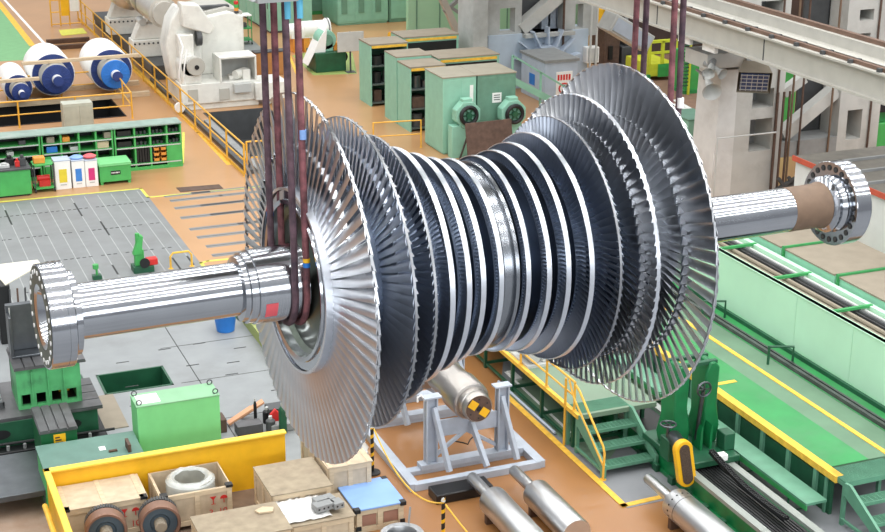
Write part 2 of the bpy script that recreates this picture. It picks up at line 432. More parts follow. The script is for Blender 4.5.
s4 = sling(8.75, .48, 'dark red round sling on the right journal, rightmost strand ending in a white band', M_sl2, 1)
for T, r in ((s1,.485), (s2,.50), (s3,.50), (s4,.48)):
    top = Zb - axis_pt(3.1).z + r + .05
    sl_band(T, -(r+.05)*.94, top-.12, mat('sleeve_teal', (96,176,206), .8) if T in (s1, s2) else M_sl2, 'sleeve', .26)
sl_band(s2, -(.55)*.97, 2.62, K['skyb'], 'colour_band', .12)
sl_band(s2, -.55, 1.0, K['yellow'], 'colour_band', .05); sl_band(s2, -.55, .94, K['blue'], 'colour_band', .06)
sl_band(s1, .535, 1.36, K['red'], 'colour_band', .05); sl_band(s1, .535, 1.30, K['blue'], 'colour_band', .06)
sl_band(s4, -.53, 2.5, K['wht'], 'colour_band', .14)
BM = thing('lifting_beam', 'light grey lifting beam above the rotor that carries the four red slings', 'lifting beam', axis_pt(5.8) + V3((0,0,Zb-axis_pt(5.8).z)), atan2(rd.y, rd.x))
mb = MB(); mb.box(-3.2, -.62, 0, 3.3, -.40, .5); mb.box(-3.2, .40, 0, 3.3, .62, .5); mb.box(-3.2,-.62,.5,3.3,.62,.56); mb.build('beam_body', K['lgrey'], BM, bevel=.01)
for xx in (-2.9, 2.9):
    mb = MB(); mb.box(xx-.25, -.7, -.01, xx+.25, .7, .04); mb.build('saddle', K['grey'], BM)
mb = MB(); mb.tube([(0, .0, .56), (-.3, 0, .9), (-.3,0,1.3), (0,0,1.55), (.3,0,1.3), (.3,0,.9), (0,0,.56)], .07, 10); mb.build('shackle', K['dgrey'], BM)
mb = MB(); mb.cyl((-.1,0,1.5),(-.1,0,6.5),.03,8); mb.cyl((.1,0,1.5),(.1,0,6.5),.03,8); mb.build('hoist_rope', K['dgrey'], BM)
# ------------------------------------------------------------------ floor, painted fields, pits
M_floor = mat('tan_floor', (156,109,65), .3, var=.05, scale=.5, dirt=(130,96,68), dirt_amt=.45)
M_plate = mat('cast_floor_plate', (128,131,132), .5, var=.06, scale=1.5, dirt=(108,108,106), dirt_amt=.5)
M_plate2 = mat('cast_floor_plate_bright', (138,142,144), .5, var=.06, scale=1.5, dirt=(116,118,118), dirt_amt=.5)
M_greenfloor = mat('green_floor_paint', (96,186,112), .5, var=.08, scale=1.2, dirt=(120,160,128), dirt_amt=.6)
M_sage = mat('sage_floor_paint', (116,138,116), .55, var=.07, scale=1.2, dirt=(120,138,120), dirt_amt=.6)
M_greyfloor = mat('bare_grey_floor', (128,130,134), .6, var=.08, scale=.8, dirt=(112,114,120), dirt_amt=.6)
M_olive = mat('olive_curb', (150,160,92), .6, var=.08)
M_brownfl = mat('worn_brown_floor', (150,124,104), .6, var=.1, scale=1.2, dirt=(176,160,146), dirt_amt=.7)
# holes: parts pit top-left, recess in the plate field, bed pit below the white lathe
pa, pb = G(*Q1(420,390)), G(*Q1(365,318))
PIT = (-6, 10.45, 57.4, 61.1)
ra, rb, rc = G(95.5,376), G(106,397), G(175.7,388)
REC = (rb.x, rc.x, rb.y+.1, ra.y)
BP = (13.3, 15.9, 50.0, 56.8)
xs = sorted({-40, PIT[0], PIT[1], REC[0], REC[1], BP[0], BP[1], 100}); ys = sorted({-10, PIT[2], PIT[3], REC[2], REC[3], BP[2], BP[3], 130})
mb = MB()
for i in range(len(xs)-1):
    for j in range(len(ys)-1):
        cx, cy = (xs[i]+xs[i+1])/2, (ys[j]+ys[j+1])/2
        if any(h[0] < cx < h[1] and h[2] < cy < h[3] for h in (PIT, REC, BP)): continue
        mb.box(xs[i], ys[j], -.3, xs[i+1], ys[j+1], 0)
struct('floor', mb, M_floor)
for (h, dep, m_) in ((PIT, 1.6, K['black']), (REC, 1.0, K['dgreen']), (BP, 1.2, K['dgrey'])):
    mb = MB(); t = .05
    mb.box(h[0], h[2], -dep, h[1], h[3], -dep+.02)
    mb.box(h[0], h[2], -dep, h[0]+t, h[3], .02); mb.box(h[1]-t, h[2], -dep, h[1], h[3], .02); mb.box(h[0], h[2], -dep, h[1], h[2]+t, .02); mb.box(h[0], h[3]-t, -dep, h[1], h[3], .02)
    struct('trim_1', mb, m_)
mb = MB(); mb.box(-40, -10, 0, 100, 19.3, .006); struct('floor', mb, M_greyfloor)  # unseen grey patch, added to keep tan reflections off the rotor
M_floor_sheen = mat('tan_floor_sheen_tint', (186,142,98), .3, var=.05, scale=.5, dirt=(164,122,84), dirt_amt=.4)  # same tan floor, far sheen and haze painted in as a paler tone
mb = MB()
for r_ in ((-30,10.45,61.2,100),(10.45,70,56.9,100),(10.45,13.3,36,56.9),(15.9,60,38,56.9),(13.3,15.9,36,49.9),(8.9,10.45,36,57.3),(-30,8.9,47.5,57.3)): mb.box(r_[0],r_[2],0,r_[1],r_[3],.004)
struct('floor', mb, M_floor_sheen)
# grey cast plate field, two tones
XE = 8.98
mb = MB(); mb.box(-6, 36.6, 0, XE, 47.45, .006); struct('floor', mb, M_plate)
mb = MB()
mb.box(-6, 22, 0, REC[0], 36.6, .006); mb.box(REC[1], 26.8, 0, XE, 36.6, .006); mb.box(REC[0], REC[3], 0, REC[1], 36.6, .006); mb.box(REC[0], 22, 0, REC[1], REC[2], .006)
mb.box(REC[1], 22, 0, 8.2, 26.8, .006)
struct('floor', mb, M_plate2)
slab([(-20,495),(40,486),(52,540),(-20,545)], .006, .010, M_brownfl, 'floor')
# slots of the plate field: dark runs along the hall, dashes across
mb = MB(); rnd = random.Random(3)
mb2 = MB()
for k in range(19):
    x = 1.2 + k*.42
    mb2.box(x, 37.2, .006, x+.025, 47.2, .009)
    for y0 in (46.6, 44.4, 40.3, 37.2):
        if rnd.random() < .3: mb.box(x-.012, y0-rnd.uniform(.8,1.6), .006, x+.04, y0, .011)
for y0 in (45.9, 43.6, 41.2, 38.9):
    for k in range(46):
        x = 1.0 + k*.173
        if rnd.random() < .8: mb.box(x, y0, .006, x+.1, y0+.045, .011)
for k in range(14):
    x = rnd.uniform(5.0, 8.6); y = rnd.uniform(28, 34.5); mb.box(x, y, .006, x+.3, y+.035, .011)
for y0 in (33.8, 31.6, 29.4):  mb.box(6.6, y0, .006, 8.9, y0+.02, .009)
mb.box(7.0, 27, .006, 7.02, 36.6, .009)
struct('trim_2', mb, K['black']); struct('trim_3', mb2, mat('worn_slot_edge', (164,167,167), .5))
# anchor rails let into the tan floor
mb = MB(); mb2 = MB()
for (px, py) in ((545,188),(565,203),(580,228),(600,260),(630,298),(655,325),(685,355),(705,385)):
    p = G(*Q2(px, py)); 
    mb.box(p.x, p.y-.13, 0, p.x+5, p.y+.13, .008); mb2.box(p.x, p.y-.02, .008, p.x+5, p.y+.02, .012)
    mb2.box(p.x+.8+rnd.random(), p.y-.09, .008, p.x+1.4+rnd.random(), p.y+.09, .012)
struct('trim_4', mb, M_plate); struct('trim_5', mb2, K['dgrey'])
# green field top left and its lines
slab([(-60,2),(-2,2),(31,44),(27,60),(-60,64)], 0, .006, mat('green_field_paint', (118,174,120), .5, var=.05), 'floor')
def line(px, w, m_, z=0.0, t=.0105, name='trim_6'):
    mb = MB()
    pts = [G(x, y, z+t) for x, y in px]
    for a, b in zip(pts, pts[1:]):
        a = V3((a.x, a.y, z)); b = V3((b.x, b.y, z)); d = (b-a).normalized(); n = V3((-d.y, d.x, 0))*(w/2)
        mb.prism([a-n-d*w/2, b-n+d*w/2, b+n+d*w/2, a+n-d*w/2], (0, 0, t))
    return struct(name, mb, m_)
line([(-2,2),(32,45)], .3, K['yline']); line([(2,-3),(44,43)], .14, K['wht'], t=.010)
line([Q2(-20,207),Q2(468,161),Q2(492,190),Q2(880,153)], .09, K['yglow'])
line([Q2(880,383),Q2(690,402),Q2(668,408),Q2(676,418)], .1, K['yglow'])
line([Q1(375,150),Q1(660,440),Q1(760,545)], .16, K['yline'])
line([Q2(610,-25),Q2(607,78),Q2(450,95)], .09, K['yglow'], t=.011)
# olive curb at the right edge of the plate field
mb = MB(); mb.box(XE-.1, 26.9, .0, XE+.25, 35.0, .28); struct('trim_7', mb, M_olive)
# right-hand side: bare floor, lines
slab([(500,393),(627,508),(690,495),(760,560),(930,640),(1000,520),(700,330),(505,345)], 0, .006, M_greyfloor, 'floor')
slab([(503,390),(560,345),(700,330),(725,360),(640,420),(600,470)], .006, .009, M_sage, 'floor')
line([(500,389),(624,505),(668,495)], .13, K['yline'], z=.006)
line([(506,372),(570,432)], .06, K['wht'], z=.009)
# aisle beside the machines in the middle distance
slab([Q5(55,150),Q5(125,220),Q5(200,215),Q5(95,120)], 0, .006, M_plate, 'floor')
line([Q5(60,155),Q5(125,215)], .15, K['yline']); line([Q5(225,170),Q5(262,262)], .12, K['yline'])
slab([Q5(240,185),Q5(310,250),Q5(455,245),Q5(440,175),Q5(300,170)], 0, .006, mat('moss_floor', (150,170,96), .55, var=.1), 'floor')
tag(slab([Q2(585,158),Q2(600,172),Q2(742,160),Q2(728,147)], 0, .02, K['rust'], 'floor_mat', None), 'small dark brown mat on the tan floor beside the lime line', 'mat')
# ------------------------------------------------------------------ top left: wrapped rolls, railings, shelves
def roller(name, c, R1, L1, R2, L2, label):
    T = thing(name, label, 'wrapped roll', (c.x, c.y, 0), 0, 'wrapped rolls behind the pit'); z = R1+.22
    mb = MB(); mb.lathe((0, L2+L1, z), (0,-1,0), [(0,R1*.9),(.12,R1),(L1-.06,R1),(L1,R1*.97)], 40); mb.build('wrapped_barrel', K['wht'], T)
    mb = MB(); mb.lathe((0, L2+.0, z), (0,-1,0), [(0,R1*.95),(.02,R1*.93),(.03,R1*.5)], 40)
    for k in range(20):
        a = 2*pi*k/20; mb.bar((R1*.3*cos(a), L2-.035, z+R1*.3*sin(a)), (R1*.93*cos(a), L2-.03, z+R1*.93*sin(a)), .03)
    mb.build('shoulder_cap', K['navy'], T)
    mb = MB(); mb.lathe((0, L2-.03, z), (0,-1,0), [(0,R2),(L2-.03,R2)], 36); mb.build('wrapped_neck', K['cream'], T)
    cap = MB(); cap.lathe((0, 0, z), (0,-1,0), [(0,R2),(.03,R2*.96),(.05,R2*.4),(.05,0)], 36)
    for k in range(18):
        a = 2*pi*k/18; cap.bar((R2*.4*cos(a), -.05, z+R2*.4*sin(a)), (R2*.93*cos(a), -.035, z+R2*.93*sin(a)), .025)
    cp = cap.build('end_cap', K['blue'] if R1 > .8 and c.x > 9.5 else K['navy'], T)
    mb = MB(); mb.cyl((0,-.04,z),(0,-.42,z), R2*.34, 20); mb.build('shaft_stub', K['wht'], T)
    mb = MB(); mb.cyl((0,-.40,z),(0,-.46,z), R2*.345, 20); mb.build('stub_cap', K['navy'], T)
    return T
cB, cA, cC = G(*Q1(385,262), .9), G(*Q1(190,278), .9), G(*Q1(72,320), .62)
roller('wrapped_roll', cB, .86, 2.6, .58, .9, 'white wrapped roll with bright blue end cap beside the yellow railing')
roller('wrapped_roll', cA, .86, 2.4, .58, .9, 'middle white wrapped roll with navy end caps and short stub')
roller('wrapped_roll', cC, .55, 2.6, .36, .8, 'smallest white wrapped roll at the left picture edge')
def beam(a, b, w, h, m_, label, name='timber_beam', group=None, cat='timber'):
    a = V3(a); b = V3(b); c = (a+b)/2; mb = MB(); mb.bar(a-c, b-c, w, h); o = mb.build(name, m_, loc=c, bevel=.006)
    return tag(o, label, cat, group)
for (c, r, lb) in ((cB, .86, 'white roll with the bright blue cap'), (cA, .86, 'middle white roll with navy caps')):
    beam((c.x-1.5, c.y+.5, .1), (c.x+1.4, c.y+.5, .1), .22, .2, K['wood'], 'pale timber lying under the front of the '+lb)
    beam((c.x-1.5, c.y+2.6, .1), (c.x+1.4, c.y+2.6, .1), .22, .2, K['wood'], 'pale timber lying under the rear of the '+lb)
    z = .86+.22+.58+.06
    beam((c.x-1.25, c.y+.35, z), (c.x+1.05, c.y+.35, z), .18, .12, K['wood'], 'pale timber laid across the top of the '+lb)
beam((cC.x-1.5, cC.y+.3, 1.2), (cC.x+.75, cC.y+.3, 1.2), .18, .12, K['wood'], 'pale timber laid across the smallest roll at the left')
beam((cC.x-.9, cC.y+1.2, .1), (cC.x+.9, cC.y+1.2, .1), .22, .2, K['wood'], 'pale timber under the smallest roll at the left')
for (px, lb) in ((Q1(205,143), 'upper'), (Q1(215,163), 'lower')):
    p = G(*px); beam((p.x-.7, p.y, .1), (p.x+1.3, p.y, .1), .25, .2, K['darkwood'], 'dark brown timber, the '+lb+' of two lying behind the rolls')
# railings
T = thing('pit_railing', 'yellow tube railing round the dark parts pit', 'railing', (0,0,0)); 
rail_path(T, [(-2, 61.5, 0), (10.75, 61.3, 0), (10.6, 57.0, 0), (-2, 57.1, 0)], 1.0, K['rail'], 2.0, .03)
T = thing('aisle_railing', 'long yellow railing running from the rolls down beside the white lathe', 'railing', (0,0,0))
p0 = G(75,33); p1 = G(229,178)
rail_path(T, [(12.25, 79, 0), (12.45, 47.6, 0)], 1.1, K['rail'], 2.2, .032, kick=K['yline'])
T = thing('cross_railing', 'short yellow railing across the end of the lathe bed', 'railing', (0,0,0))
rail_path(T, [(12.62, 47.9, 0), (14.6, 47.7, 0)], 1.1, K['rail'], 2.0, .032)
T = thing('yellow_gate', 'yellow tube gate with a white notice panel at the top of the picture', 'gate', G(60,26))
mb = MB(); 
for x in (0, .45, .9, 1.5): mb.cyl((x-.4,0,0),(x-.4,0,2.0),.035,8)
for z in (.1, .7, 1.3, 2.0): mb.cyl((-.4,0,z),(1.1,0,z),.03,8)
mb.build('frame', K['rail'], T)
mb = MB(); mb.box(.1,-.04,.5,.5,-.02,2.2); mb.build('infill_panel', K['yellow'], T)
mb = MB(); mb.box(.55,-.08,.7,1.0,-.05,2.2); mb.build('notice_panel', K['wht'], T)
tag(slab([Q1(195,100),Q1(205,118),Q1(290,110),Q1(275,93)], 0, .02, K['yglow'], 'floor_mat', None), 'lime yellow mat on the floor in front of the yellow gate', 'mat')
# grey cabinet behind the shelves
p = G(*Q1(208,410)); 
T = thing('grey_cabinet', 'pale grey steel cabinet standing behind the green shelves at the pit', 'cabinet', (p.x, 55.6, 0))
p2 = GY(*Q1(208,348), 55.6); w_ = GY(*Q1(308,348), 55.6).x - p2.x
mb = MB(); mb.box(p2.x-p.x, 0, 0, p2.x-p.x+w_, .6, p2.z); mb.build('body', mat('cabinet_beige', (184,186,172), .5), T, bevel=.01)
for k in range(2):
    mb = MB(); mb.box(p2.x-p.x+.05+k*w_/2, -.02, .1, p2.x-p.x+w_/2-.02+k*w_/2, 0, p2.z-.08); mb.build('door', mat('cabinet_door', (176,180,166), .5), T)
# pigeonhole shelves
zt = 1.5
sY = 49.6
a = GY(0,137,sY); b = GY(182,122,sY); 
zt = b.z; X1 = b.x; 
XL = [2.2, GY(40.6,135,sY).x, GY(113.5,128,sY).x, X1]
def shelf_unit(x0, x1, label, cols, rows, solid=None):
    T = thing('pigeonhole_shelf', label, 'shelf unit', (x0, sY, 0), 0, 'green pigeonhole shelves'); w = x1-x0-.04; d = .75; t = .05
    mb = MB(); mb.box(0, d-.03, 0, w, d, zt-.04); mb.build('back_panel', K['black'], T)
    for x in (0, w-t):
        mb = MB(); mb.box(x, 0, 0, x+t, d-.03, zt-.04); mb.build('side_panel', K['bright'], T)
    mb = MB(); mb.box(-.02, -.05, zt-.04, w+.02, d+.02, zt); mb.build('top_board', mat('shelf_top', (140,160,150), .6, var=.1, dirt=(180,184,180)) if 'shelf_top' not in KIDS else KIDS['shelf_top'], T)
    for c in cols:
        mb = MB(); mb.box(w*c-.03, 0, .12, w*c+.03, d-.05, zt-.04); mb.build('divider', K['bright'], T)
    for r in rows:
        mb = MB(); mb.box(t, -.01, zt*r-.025, w-t, d-.05, zt*r+.025); s_ = mb.build('shelf_board', K['bright'], T)
        mb = MB(); mb.box(t, -.016, zt*r-.02, w-t, -.011, zt*r+.02); mb.build('label_strip', K['lgrey'], s_)
    mb = MB(); mb.box(t, 0, 0, w-t, .05, .12); mb.build('plinth', K['bright'], T)
    if solid:
        mb = MB(); mb.box(w*solid[0], -.012, .12, w*solid[1], .01, zt*solid[2]); mb.build('door', K['bright'], T)
    return T
shelf_unit(XL[0], XL[1], 'green pigeonhole shelf at the left picture edge, behind the workbench', (.33,.66), (.28,.55,.78))
shelf_unit(XL[1], XL[2], 'middle green pigeonhole shelf behind the white bins', (.27,.52,.76), (.3,.55,.76), (.03,.25,.5))
shelf_unit(XL[2], XL[3], 'right green pigeonhole shelf with orange trays and a plain green door', (.30,.53,.78), (.14,.52,.76), (.79,.98,.52))
rnd = random.Random(11)
def pig(x, z, w, h, m_, label, name='parts_box', cat='box', d=.35, group=None):
    mb = MB(); mb.box(-w/2,0,0,w/2,d,h); o = mb.build(name, m_, loc=(x, sY+.06, z), bevel=.008); tag(o, label, cat, group)
W2 = XL[2]-XL[1]; W3 = XL[3]-XL[2]; W1 = XL[1]-XL[0]
def zrow(r): return zt*r+.03
pig(XL[1]+W2*.14, zrow(.55), .35, .2, K['blue'], 'bright blue cloth bundle in the middle green shelf', 'cloth_bundle', 'bundle')
pig(XL[1]+W2*.13, zrow(.76), .25, .2, K['tan'], 'tan carton in the top left hole of the middle green shelf')
pig(XL[1]+W2*.34, zrow(.76), .24, .16, K['orange'], 'orange carton in the top row of the middle green shelf')
pig(XL[1]+W2*.93, zrow(.76), .3, .2, K['tan'], 'tan carton in the top right hole of the middle green shelf')
pig(XL[1]+W2*.84, zrow(.55), .4, .22, K['wood'], 'pale carton in the second row of the middle green shelf')
pig(XL[1]+W2*.45, zrow(.55), .3, .13, K['lgrey'], 'light grey tin in the second row of the middle green shelf', 'parts_tin', 'tin')
for k, (x, r, m_, lb) in enumerate(((.12,.55,'grey','grey'),(.28,.55,'lgrey','light grey'),(.48,.55,'dgrey','dark grey'),(.75,.55,'lgrey','pale'),(.2,.78,'dgrey','dark'),(.55,.78,'grey','mid grey'),(.85,.78,'dgrey','blackish'))):
    pig(XL[0]+W1*x, zrow(r), .22, .14, K[m_], lb+' parts tin in the %s row of the left green shelf, %s' % ('upper' if r > .7 else 'lower', ('far left','left of centre','centre','right')[min(3,int(x*4))]), 'parts_tin', 'tin')
tr0 = XL[2]+W3*.56; trw = W3*.2
for r in range(3):
    for c in range(2):
        mb = MB(); w = trw/2-.03; mb.box(0,0,0,w,.02,.11); mb.box(0,0,0,.015,.4,.14); mb.box(w-.015,0,0,w,.4,.14); mb.box(0,0,0,w,.4,.015); mb.box(0,.38,0,w,.4,.14)
        o = mb.build('orange_tray', K['orange'], loc=(tr0+c*(w+.04), sY+.03, zt*.14+.03+r*.185)); tag(o, 'small orange tray in the right green shelf, %s row %s' % (('bottom','middle','top')[r], ('left','right')[c]), 'tray', 'orange trays in the right shelf')
for k in range(7):
    mb = MB(); mb.box(0,0,0,.075,.45,.5); o = mb.build('binder', K['black'], loc=(XL[2]+W3*.315+k*.092, sY+.05, zt*.14+.026), bevel=.005); tag(o, 'black binder in the lower right shelf, left of the orange trays', 'binder', 'black binders left of the orange trays')
for k in range(18):
    r = (.52, .76)[k % 2]; x = (.34,.40,.46,.58,.64,.70,.82,.88,.93)[k//2]
    mb = MB(); mb.cyl((0,0,0),(0,0,.09+.05*rnd.random()),.05,10); o = mb.build('parts_pot', K['dgrey'], loc=(XL[2]+W3*x, sY+.2, zrow(r))); tag(o, 'small dark pot in the upper holes of the right green shelf', 'pot', 'dark pots in the right shelf')
for r in (.5, .75, .97):
    mb = MB(); mb.box(0,0,0,W3*.2,.4,.18); o = mb.build('parts_crate', K['black'], loc=(XL[2]+W3*.05, sY+.1, zt*(.14 if r==.5 else (.52 if r == .75 else .76))+.03)); tag(o, 'black crate in the left column of the right shelf, %s' % ('bottom' if r == .5 else 'middle' if r == .75 else 'top'), 'crate')
# workbench, trolley, bins, chest
x0, x1, y0, y1 = 2.0, G(*Q2(108,185)).x, G(*Q2(108,185)).y, G(*Q2(108,185)).y+1.0
hb = HT(Q2(108,185), Q2(0,92)[1])
T = thing('workbench', 'plain green workbench at the left edge with tools on top', 'workbench', (x1, y0, 0))
mb = MB(); mb.box(x0-x1, .02, .06, 0, .9, hb-.05); mb.build('body', K['bright'], T, bevel=.01)
mb = MB(); mb.box(x0-x1-.02, -.03, hb-.05, .03, .95, hb); mb.build('worktop', K['dgrey'], T, bevel=.008)
mb = MB(); mb.box(x0-x1+.05, .08, 0, -.05, .84, .06); mb.build('plinth', K['black'], T)
for k, (x, y, m_, w, h, nm, lb) in enumerate(((-.35,.3,'red',.14,.26,'oil_can','red can at the right end of the green workbench'),(-.18,.4,'dgrey',.2,.34,'machine_vice','dark grey vice at the right end of the green workbench'),(-.75,.35,'lgrey',.3,.14,'parts_tray','light grey parts tray on the green workbench'),(-1.1,.3,'wht',.22,.18,'white_box','white box on the green workbench'),(-1.4,.5,'dgrey',.4,.2,'tool_case','dark tool case on the green workbench'),(-.55,.6,'black',.25,.3,'black_box','black box at the back of the green workbench'))):
    mb = MB(); mb.box(-w/2,-w/2,0,w/2,w/2,h*.7); mb.cyl((0,0,h*.7),(0,0,h),w*.3,10); o = mb.build(nm, K[m_], loc=(x1+x, y0+y, hb), bevel=.01); tag(o, lb, nm.split('_')[-1])
p = G(*Q2(118,178)); pr = G(*Q2(185,170)); w = pr.x-p.x; hc = HT(Q2(118,178), Q2(0,85)[1])
T = thing('tool_trolley', 'green frame trolley with a red machine, between workbench and white bins', 'trolley', (p.x, p.y, 0))
for za in (.12, hc-.04):
    mb = MB(); mb.box(0,0,za,w,.6,za+.04); mb.build('shelf', K['bright'], T)
for xx in (.02, w-.02):
    for yy in (.02,.58):
        mb = MB(); mb.bar((xx,yy,.1),(xx,yy,hc),.04); mb.build('leg', K['dgrey'], T)
        mb = MB(); mb.cyl((xx-.02,yy,.06),(xx+.02,yy,.06),.06,12); mb.build('castor', K['black'], T)
mb = MB(); mb.box(-.15,-.15,0,.2,.15,.2); mb.cyl((-.2,0,.25),(.2,0,.25),.1,12); o = mb.build('air_pump', K['red'], loc=(p.x+w*.5,p.y+.3,.16)); tag(o, 'red air pump on the lower shelf of the green trolley', 'pump')
mb = MB(); mb.box(-.18,-.15,0,.18,.15,.2); o = mb.build('orange_case', K['orange'], loc=(p.x+w*.35,p.y+.3,hc), bevel=.02); tag(o, 'orange case on top of the green trolley', 'case')
bins = (((190,172),(245,167),'yellow','left one with a yellow notice'),((248,167),(292,163),'blue','middle one with a blue notice'),((292,164),(336,160),'magenta','right one with a magenta notice'))
for a, b, c, lb in bins:
    p = G(*Q2(*a)); pr = G(*Q2(*b)); w = pr.x-p.x-.02; h = HT(Q2(*a), Q2(0,78)[1])
    T = thing('waste_bin', 'tall white waste bin, '+lb, 'bin', (p.x, 48.25, 0), 0, 'white waste bins')
    mb = MB(); mb.box(0,0,0,w,.55,h); mb.build('body', K['wht'], T, bevel=.015)
    mb = MB(); mb.box(-.01,-.01,h,w+.01,.56,h+.03); mb.build('lid', K['blgrey'], T, bevel=.01)
    mb = MB(); mb.box(w*.25,-.008,h*.25,w*.75,0,h*.72); n_ = mb.build('notice', {'yellow':mat('notice_yellow',(226,206,60),.5),'blue':mat('notice_blue',(60,130,210),.5),'magenta':K['magenta']}[c], T)
    mb = MB()
    for z in (.2,.23,.18): pass
    mb.box(w*.3,-.011,h*.15,w*.7,-.001,h*.19); mb.build('notice_strip', K['lgrey'], T)
for k,(m_,lb) in enumerate((('skyb','pale blue film bundle lying on the middle white bin'),('pinkred','pink rag lying on the right white bin'))):
    mb = MB(); mb.lathe((0,0,0),(0,0,1),[(0,.2),(.05,.22),(.1,.12),(.12,0)],12); o = mb.build(('film_bundle','rag')[k], K[m_], loc=((6.98,7.4)[k]+.15,48.5,HT(Q2(248,167),Q2(0,78)[1])+.035)); tag(o, lb, ('film','rag')[k])
p = G(*Q2(340,160)); pr = G(*Q2(446,152)); w = pr.x-p.x; h = HT(Q2(340,160), Q2(0,88)[1])
T = thing('tool_chest', 'low bright green chest with a small black plate, right of the white bins', 'chest', (p.x, 48.25, 0))
mb = MB(); mb.box(0,0,.1,w,.8,h-.1); mb.build('body', K['bright'], T, bevel=.01)
mb = MB(); mb.box(-.02,-.03,h-.1,w+.02,.83,h); mb.build('lid', K['applegr'], T, bevel=.01)
mb = MB(); mb.box(w*.35,-.01,h*.45,w*.66,0,h*.63); n_ = mb.build('name_plate', K['black'], T)
mb = MB()
for k in range(6): mb.box(w*(.375+.045*k),-.013,h*.51,w*(.40+.045*k),-.009,h*.575)
mb.build('plate_lettering', K['wht'], n_)
for xx in (.02, w-.1):
    mb = MB(); mb.box(xx,.02,0,xx+.08,.78,.1); mb.build('foot', K['bright'], T)
# small machines on the plates
p = G(*Q2(475,435)); 
T = thing('drill_stand', 'small bright green drilling machine with a red motor on the floor plates', 'drill', (p.x, p.y, 0))
mb = MB(); mb.box(-.28,-.2,0,.28,.25,.18); mb.build('base', K['dgreen'], T, bevel=.01)
mb = MB(); mb.box(-.2,-.05,.18,.05,.15,.62); mb.prism([(-.25,-.08,.5),(-.05,-.08,1.05),(.05,-.08,1.0),(-.02,-.08,.5)],(0,.2,0)); mb.cyl((-.1,0,.6),(-.1,0,1.1),.06,12); mb.build('column', K['bright'], T, bevel=.01)
mb = MB(); mb.box(.1,-.15,.18,.4,.1,.36); mb.build('motor', K['red'], T, bevel=.02)
mb = MB(); mb.cyl((.02,-.22,.3),(.02,-.26,.3),.14,16); mb.build('hand_wheel', K['black'], T)
p = G(*Q2(323,462))
T = thing('clamp_stand', 'tiny dark green clamp standing just behind the polished shaft', 'clamp', (p.x, p.y, 0))
mb = MB(); mb.box(-.12,-.1,0,.12,.1,.12); mb.build('base', K['dgreen'], T); mb = MB(); mb.cyl((0,0,.1),(0,0,.4),.03,10); mb.cyl((-.02,0,.3),(-.02,0,.42),.08,10); mb.build('head', K['bright'], T)
p = G(*Q2(568,428)); pr = G(*Q2(640,422)); w = pr.x-p.x
T = thing('barrier_hoop', 'yellow bent tube hoop standing on the floor plates', 'hoop', (p.x, p.y, 0)); mb = MB(); mb.tube([(0,0,0),(0,0,.35),(.08,0,.45),(w-.08,0,.45),(w,0,.35),(w,0,0)],.03,8); mb.build('tube', K['yline'], T)
for k, xx in enumerate((0, w)):
    mb = MB(); mb.cyl((xx,0,0),(xx,0,.012),.07,12); mb.build('foot_plate', K['yline'], T)
# ------------------------------------------------------------------ the white lathe
LX = 12.6; LY = 57.3
T = thing('roll_lathe', 'big white roll lathe with open headstock behind the yellow railing', 'lathe', (LX, LY, 0))
def lw(n, mb, m_='white', bev=.03, p=None): return mb.build(n, K[m_], p or T, bevel=bev)
mb = MB(); mb.box(0,0,.25,3.2,2.4,1.05); mb.box(.1,.1,0,3.1,2.3,.25); lw('carriage_base', mb)
mb = MB(); mb.box(.25,-.03,.4,.65,0,.85); lw('access_door', mb, 'cream', .01)
mb = MB(); mb.box(1.5,-.04,.35,1.9,0,.8); lw('access_door', mb, 'cream', .01)
mb = MB(); mb.prism([(1.2,1.6,1.05),(3.0,1.6,1.05),(3.0,1.6,3.3),(2.4,1.6,3.5),(1.2,1.6,3.3)],(0,3.2,0)); lw('headstock', mb, bev=.06)
mb = MB(); mb.prism([(1.1,1.9,3.42),(2.4,1.9,3.62),(3.05,1.9,3.42),(3.05,1.9,3.30),(1.1,1.9,3.3)],(0,2.8,0)); lw('top_cover', mb, 'cream', .01)
mb = MB(); mb.box(1.25,2.2,3.55,2.6,2.5,3.66); lw('cover_slot', mb, 'dgrey', .01)
mb = MB(); mb.prism([(-.1,1.0,1.05),(1.1,1.0,1.05),(1.15,1.0,3.0),(.9,1.0,3.6),(.3,1.0,3.9),(-.05,1.0,3.4),(-.3,1.0,2.4)],(0,1.2,0)); lw('ram_column', mb, bev=.08)
mb = MB(); mb.prism([(.3,.6,3.2),(1.4,.6,2.8),(1.6,.6,3.1),(1.0,.6,4.0),(.3,.6,4.1)],(0,.7,0)); lw('ram_hood', mb, bev=.06)
mb = MB(); mb.box(.05,.1,1.05,.85,1.0,1.9); mb.cyl((.45,.1,1.75),(.45,1.0,1.75),.42,24); mb.box(.1,.5,1.7,.7,1.0,2.9); lw('tool_slide', mb, bev=.04)
mb = MB(); mb.cyl((.62,-.06,1.75),(.62,.1,1.75),.36,24); h_ = lw('spindle_head', mb, 'cream', .02)
mb = MB(); mb.cyl((.64,-.1,1.72),(.64,-.05,1.72),.09,14); mb.build('spindle_nose', K['black'], h_)
mb = MB(); mb.cyl((.85,.75,2.7),(1.05,.75,2.7),.3,24); lw('guide_wheel', mb, 'dgrey', .01)
mb = MB(); mb.tube([(.1,.3,.9),(-.05,.1,1.4),(.05,.05,2.0),(.2,.2,2.5),(.1,.5,2.9)],.04,8); mb.tube([(.25,.2,.9),(.12,.05,1.3),(.2,.05,1.9),(.35,.2,2.4)],.035,8); lw('hose', mb, 'wht', 0)
mb = MB(); mb.box(1.55,-.05,1.05,1.62,1.1,1.95); mb.box(2.95,-.05,1.05,3.02,1.1,1.95); mb.box(1.55,-.05,1.95,3.02,1.1,2.02); mb.box(1.55,1.05,1.05,3.02,1.1,1.95); lw('guard_cabin', mb, bev=.01)
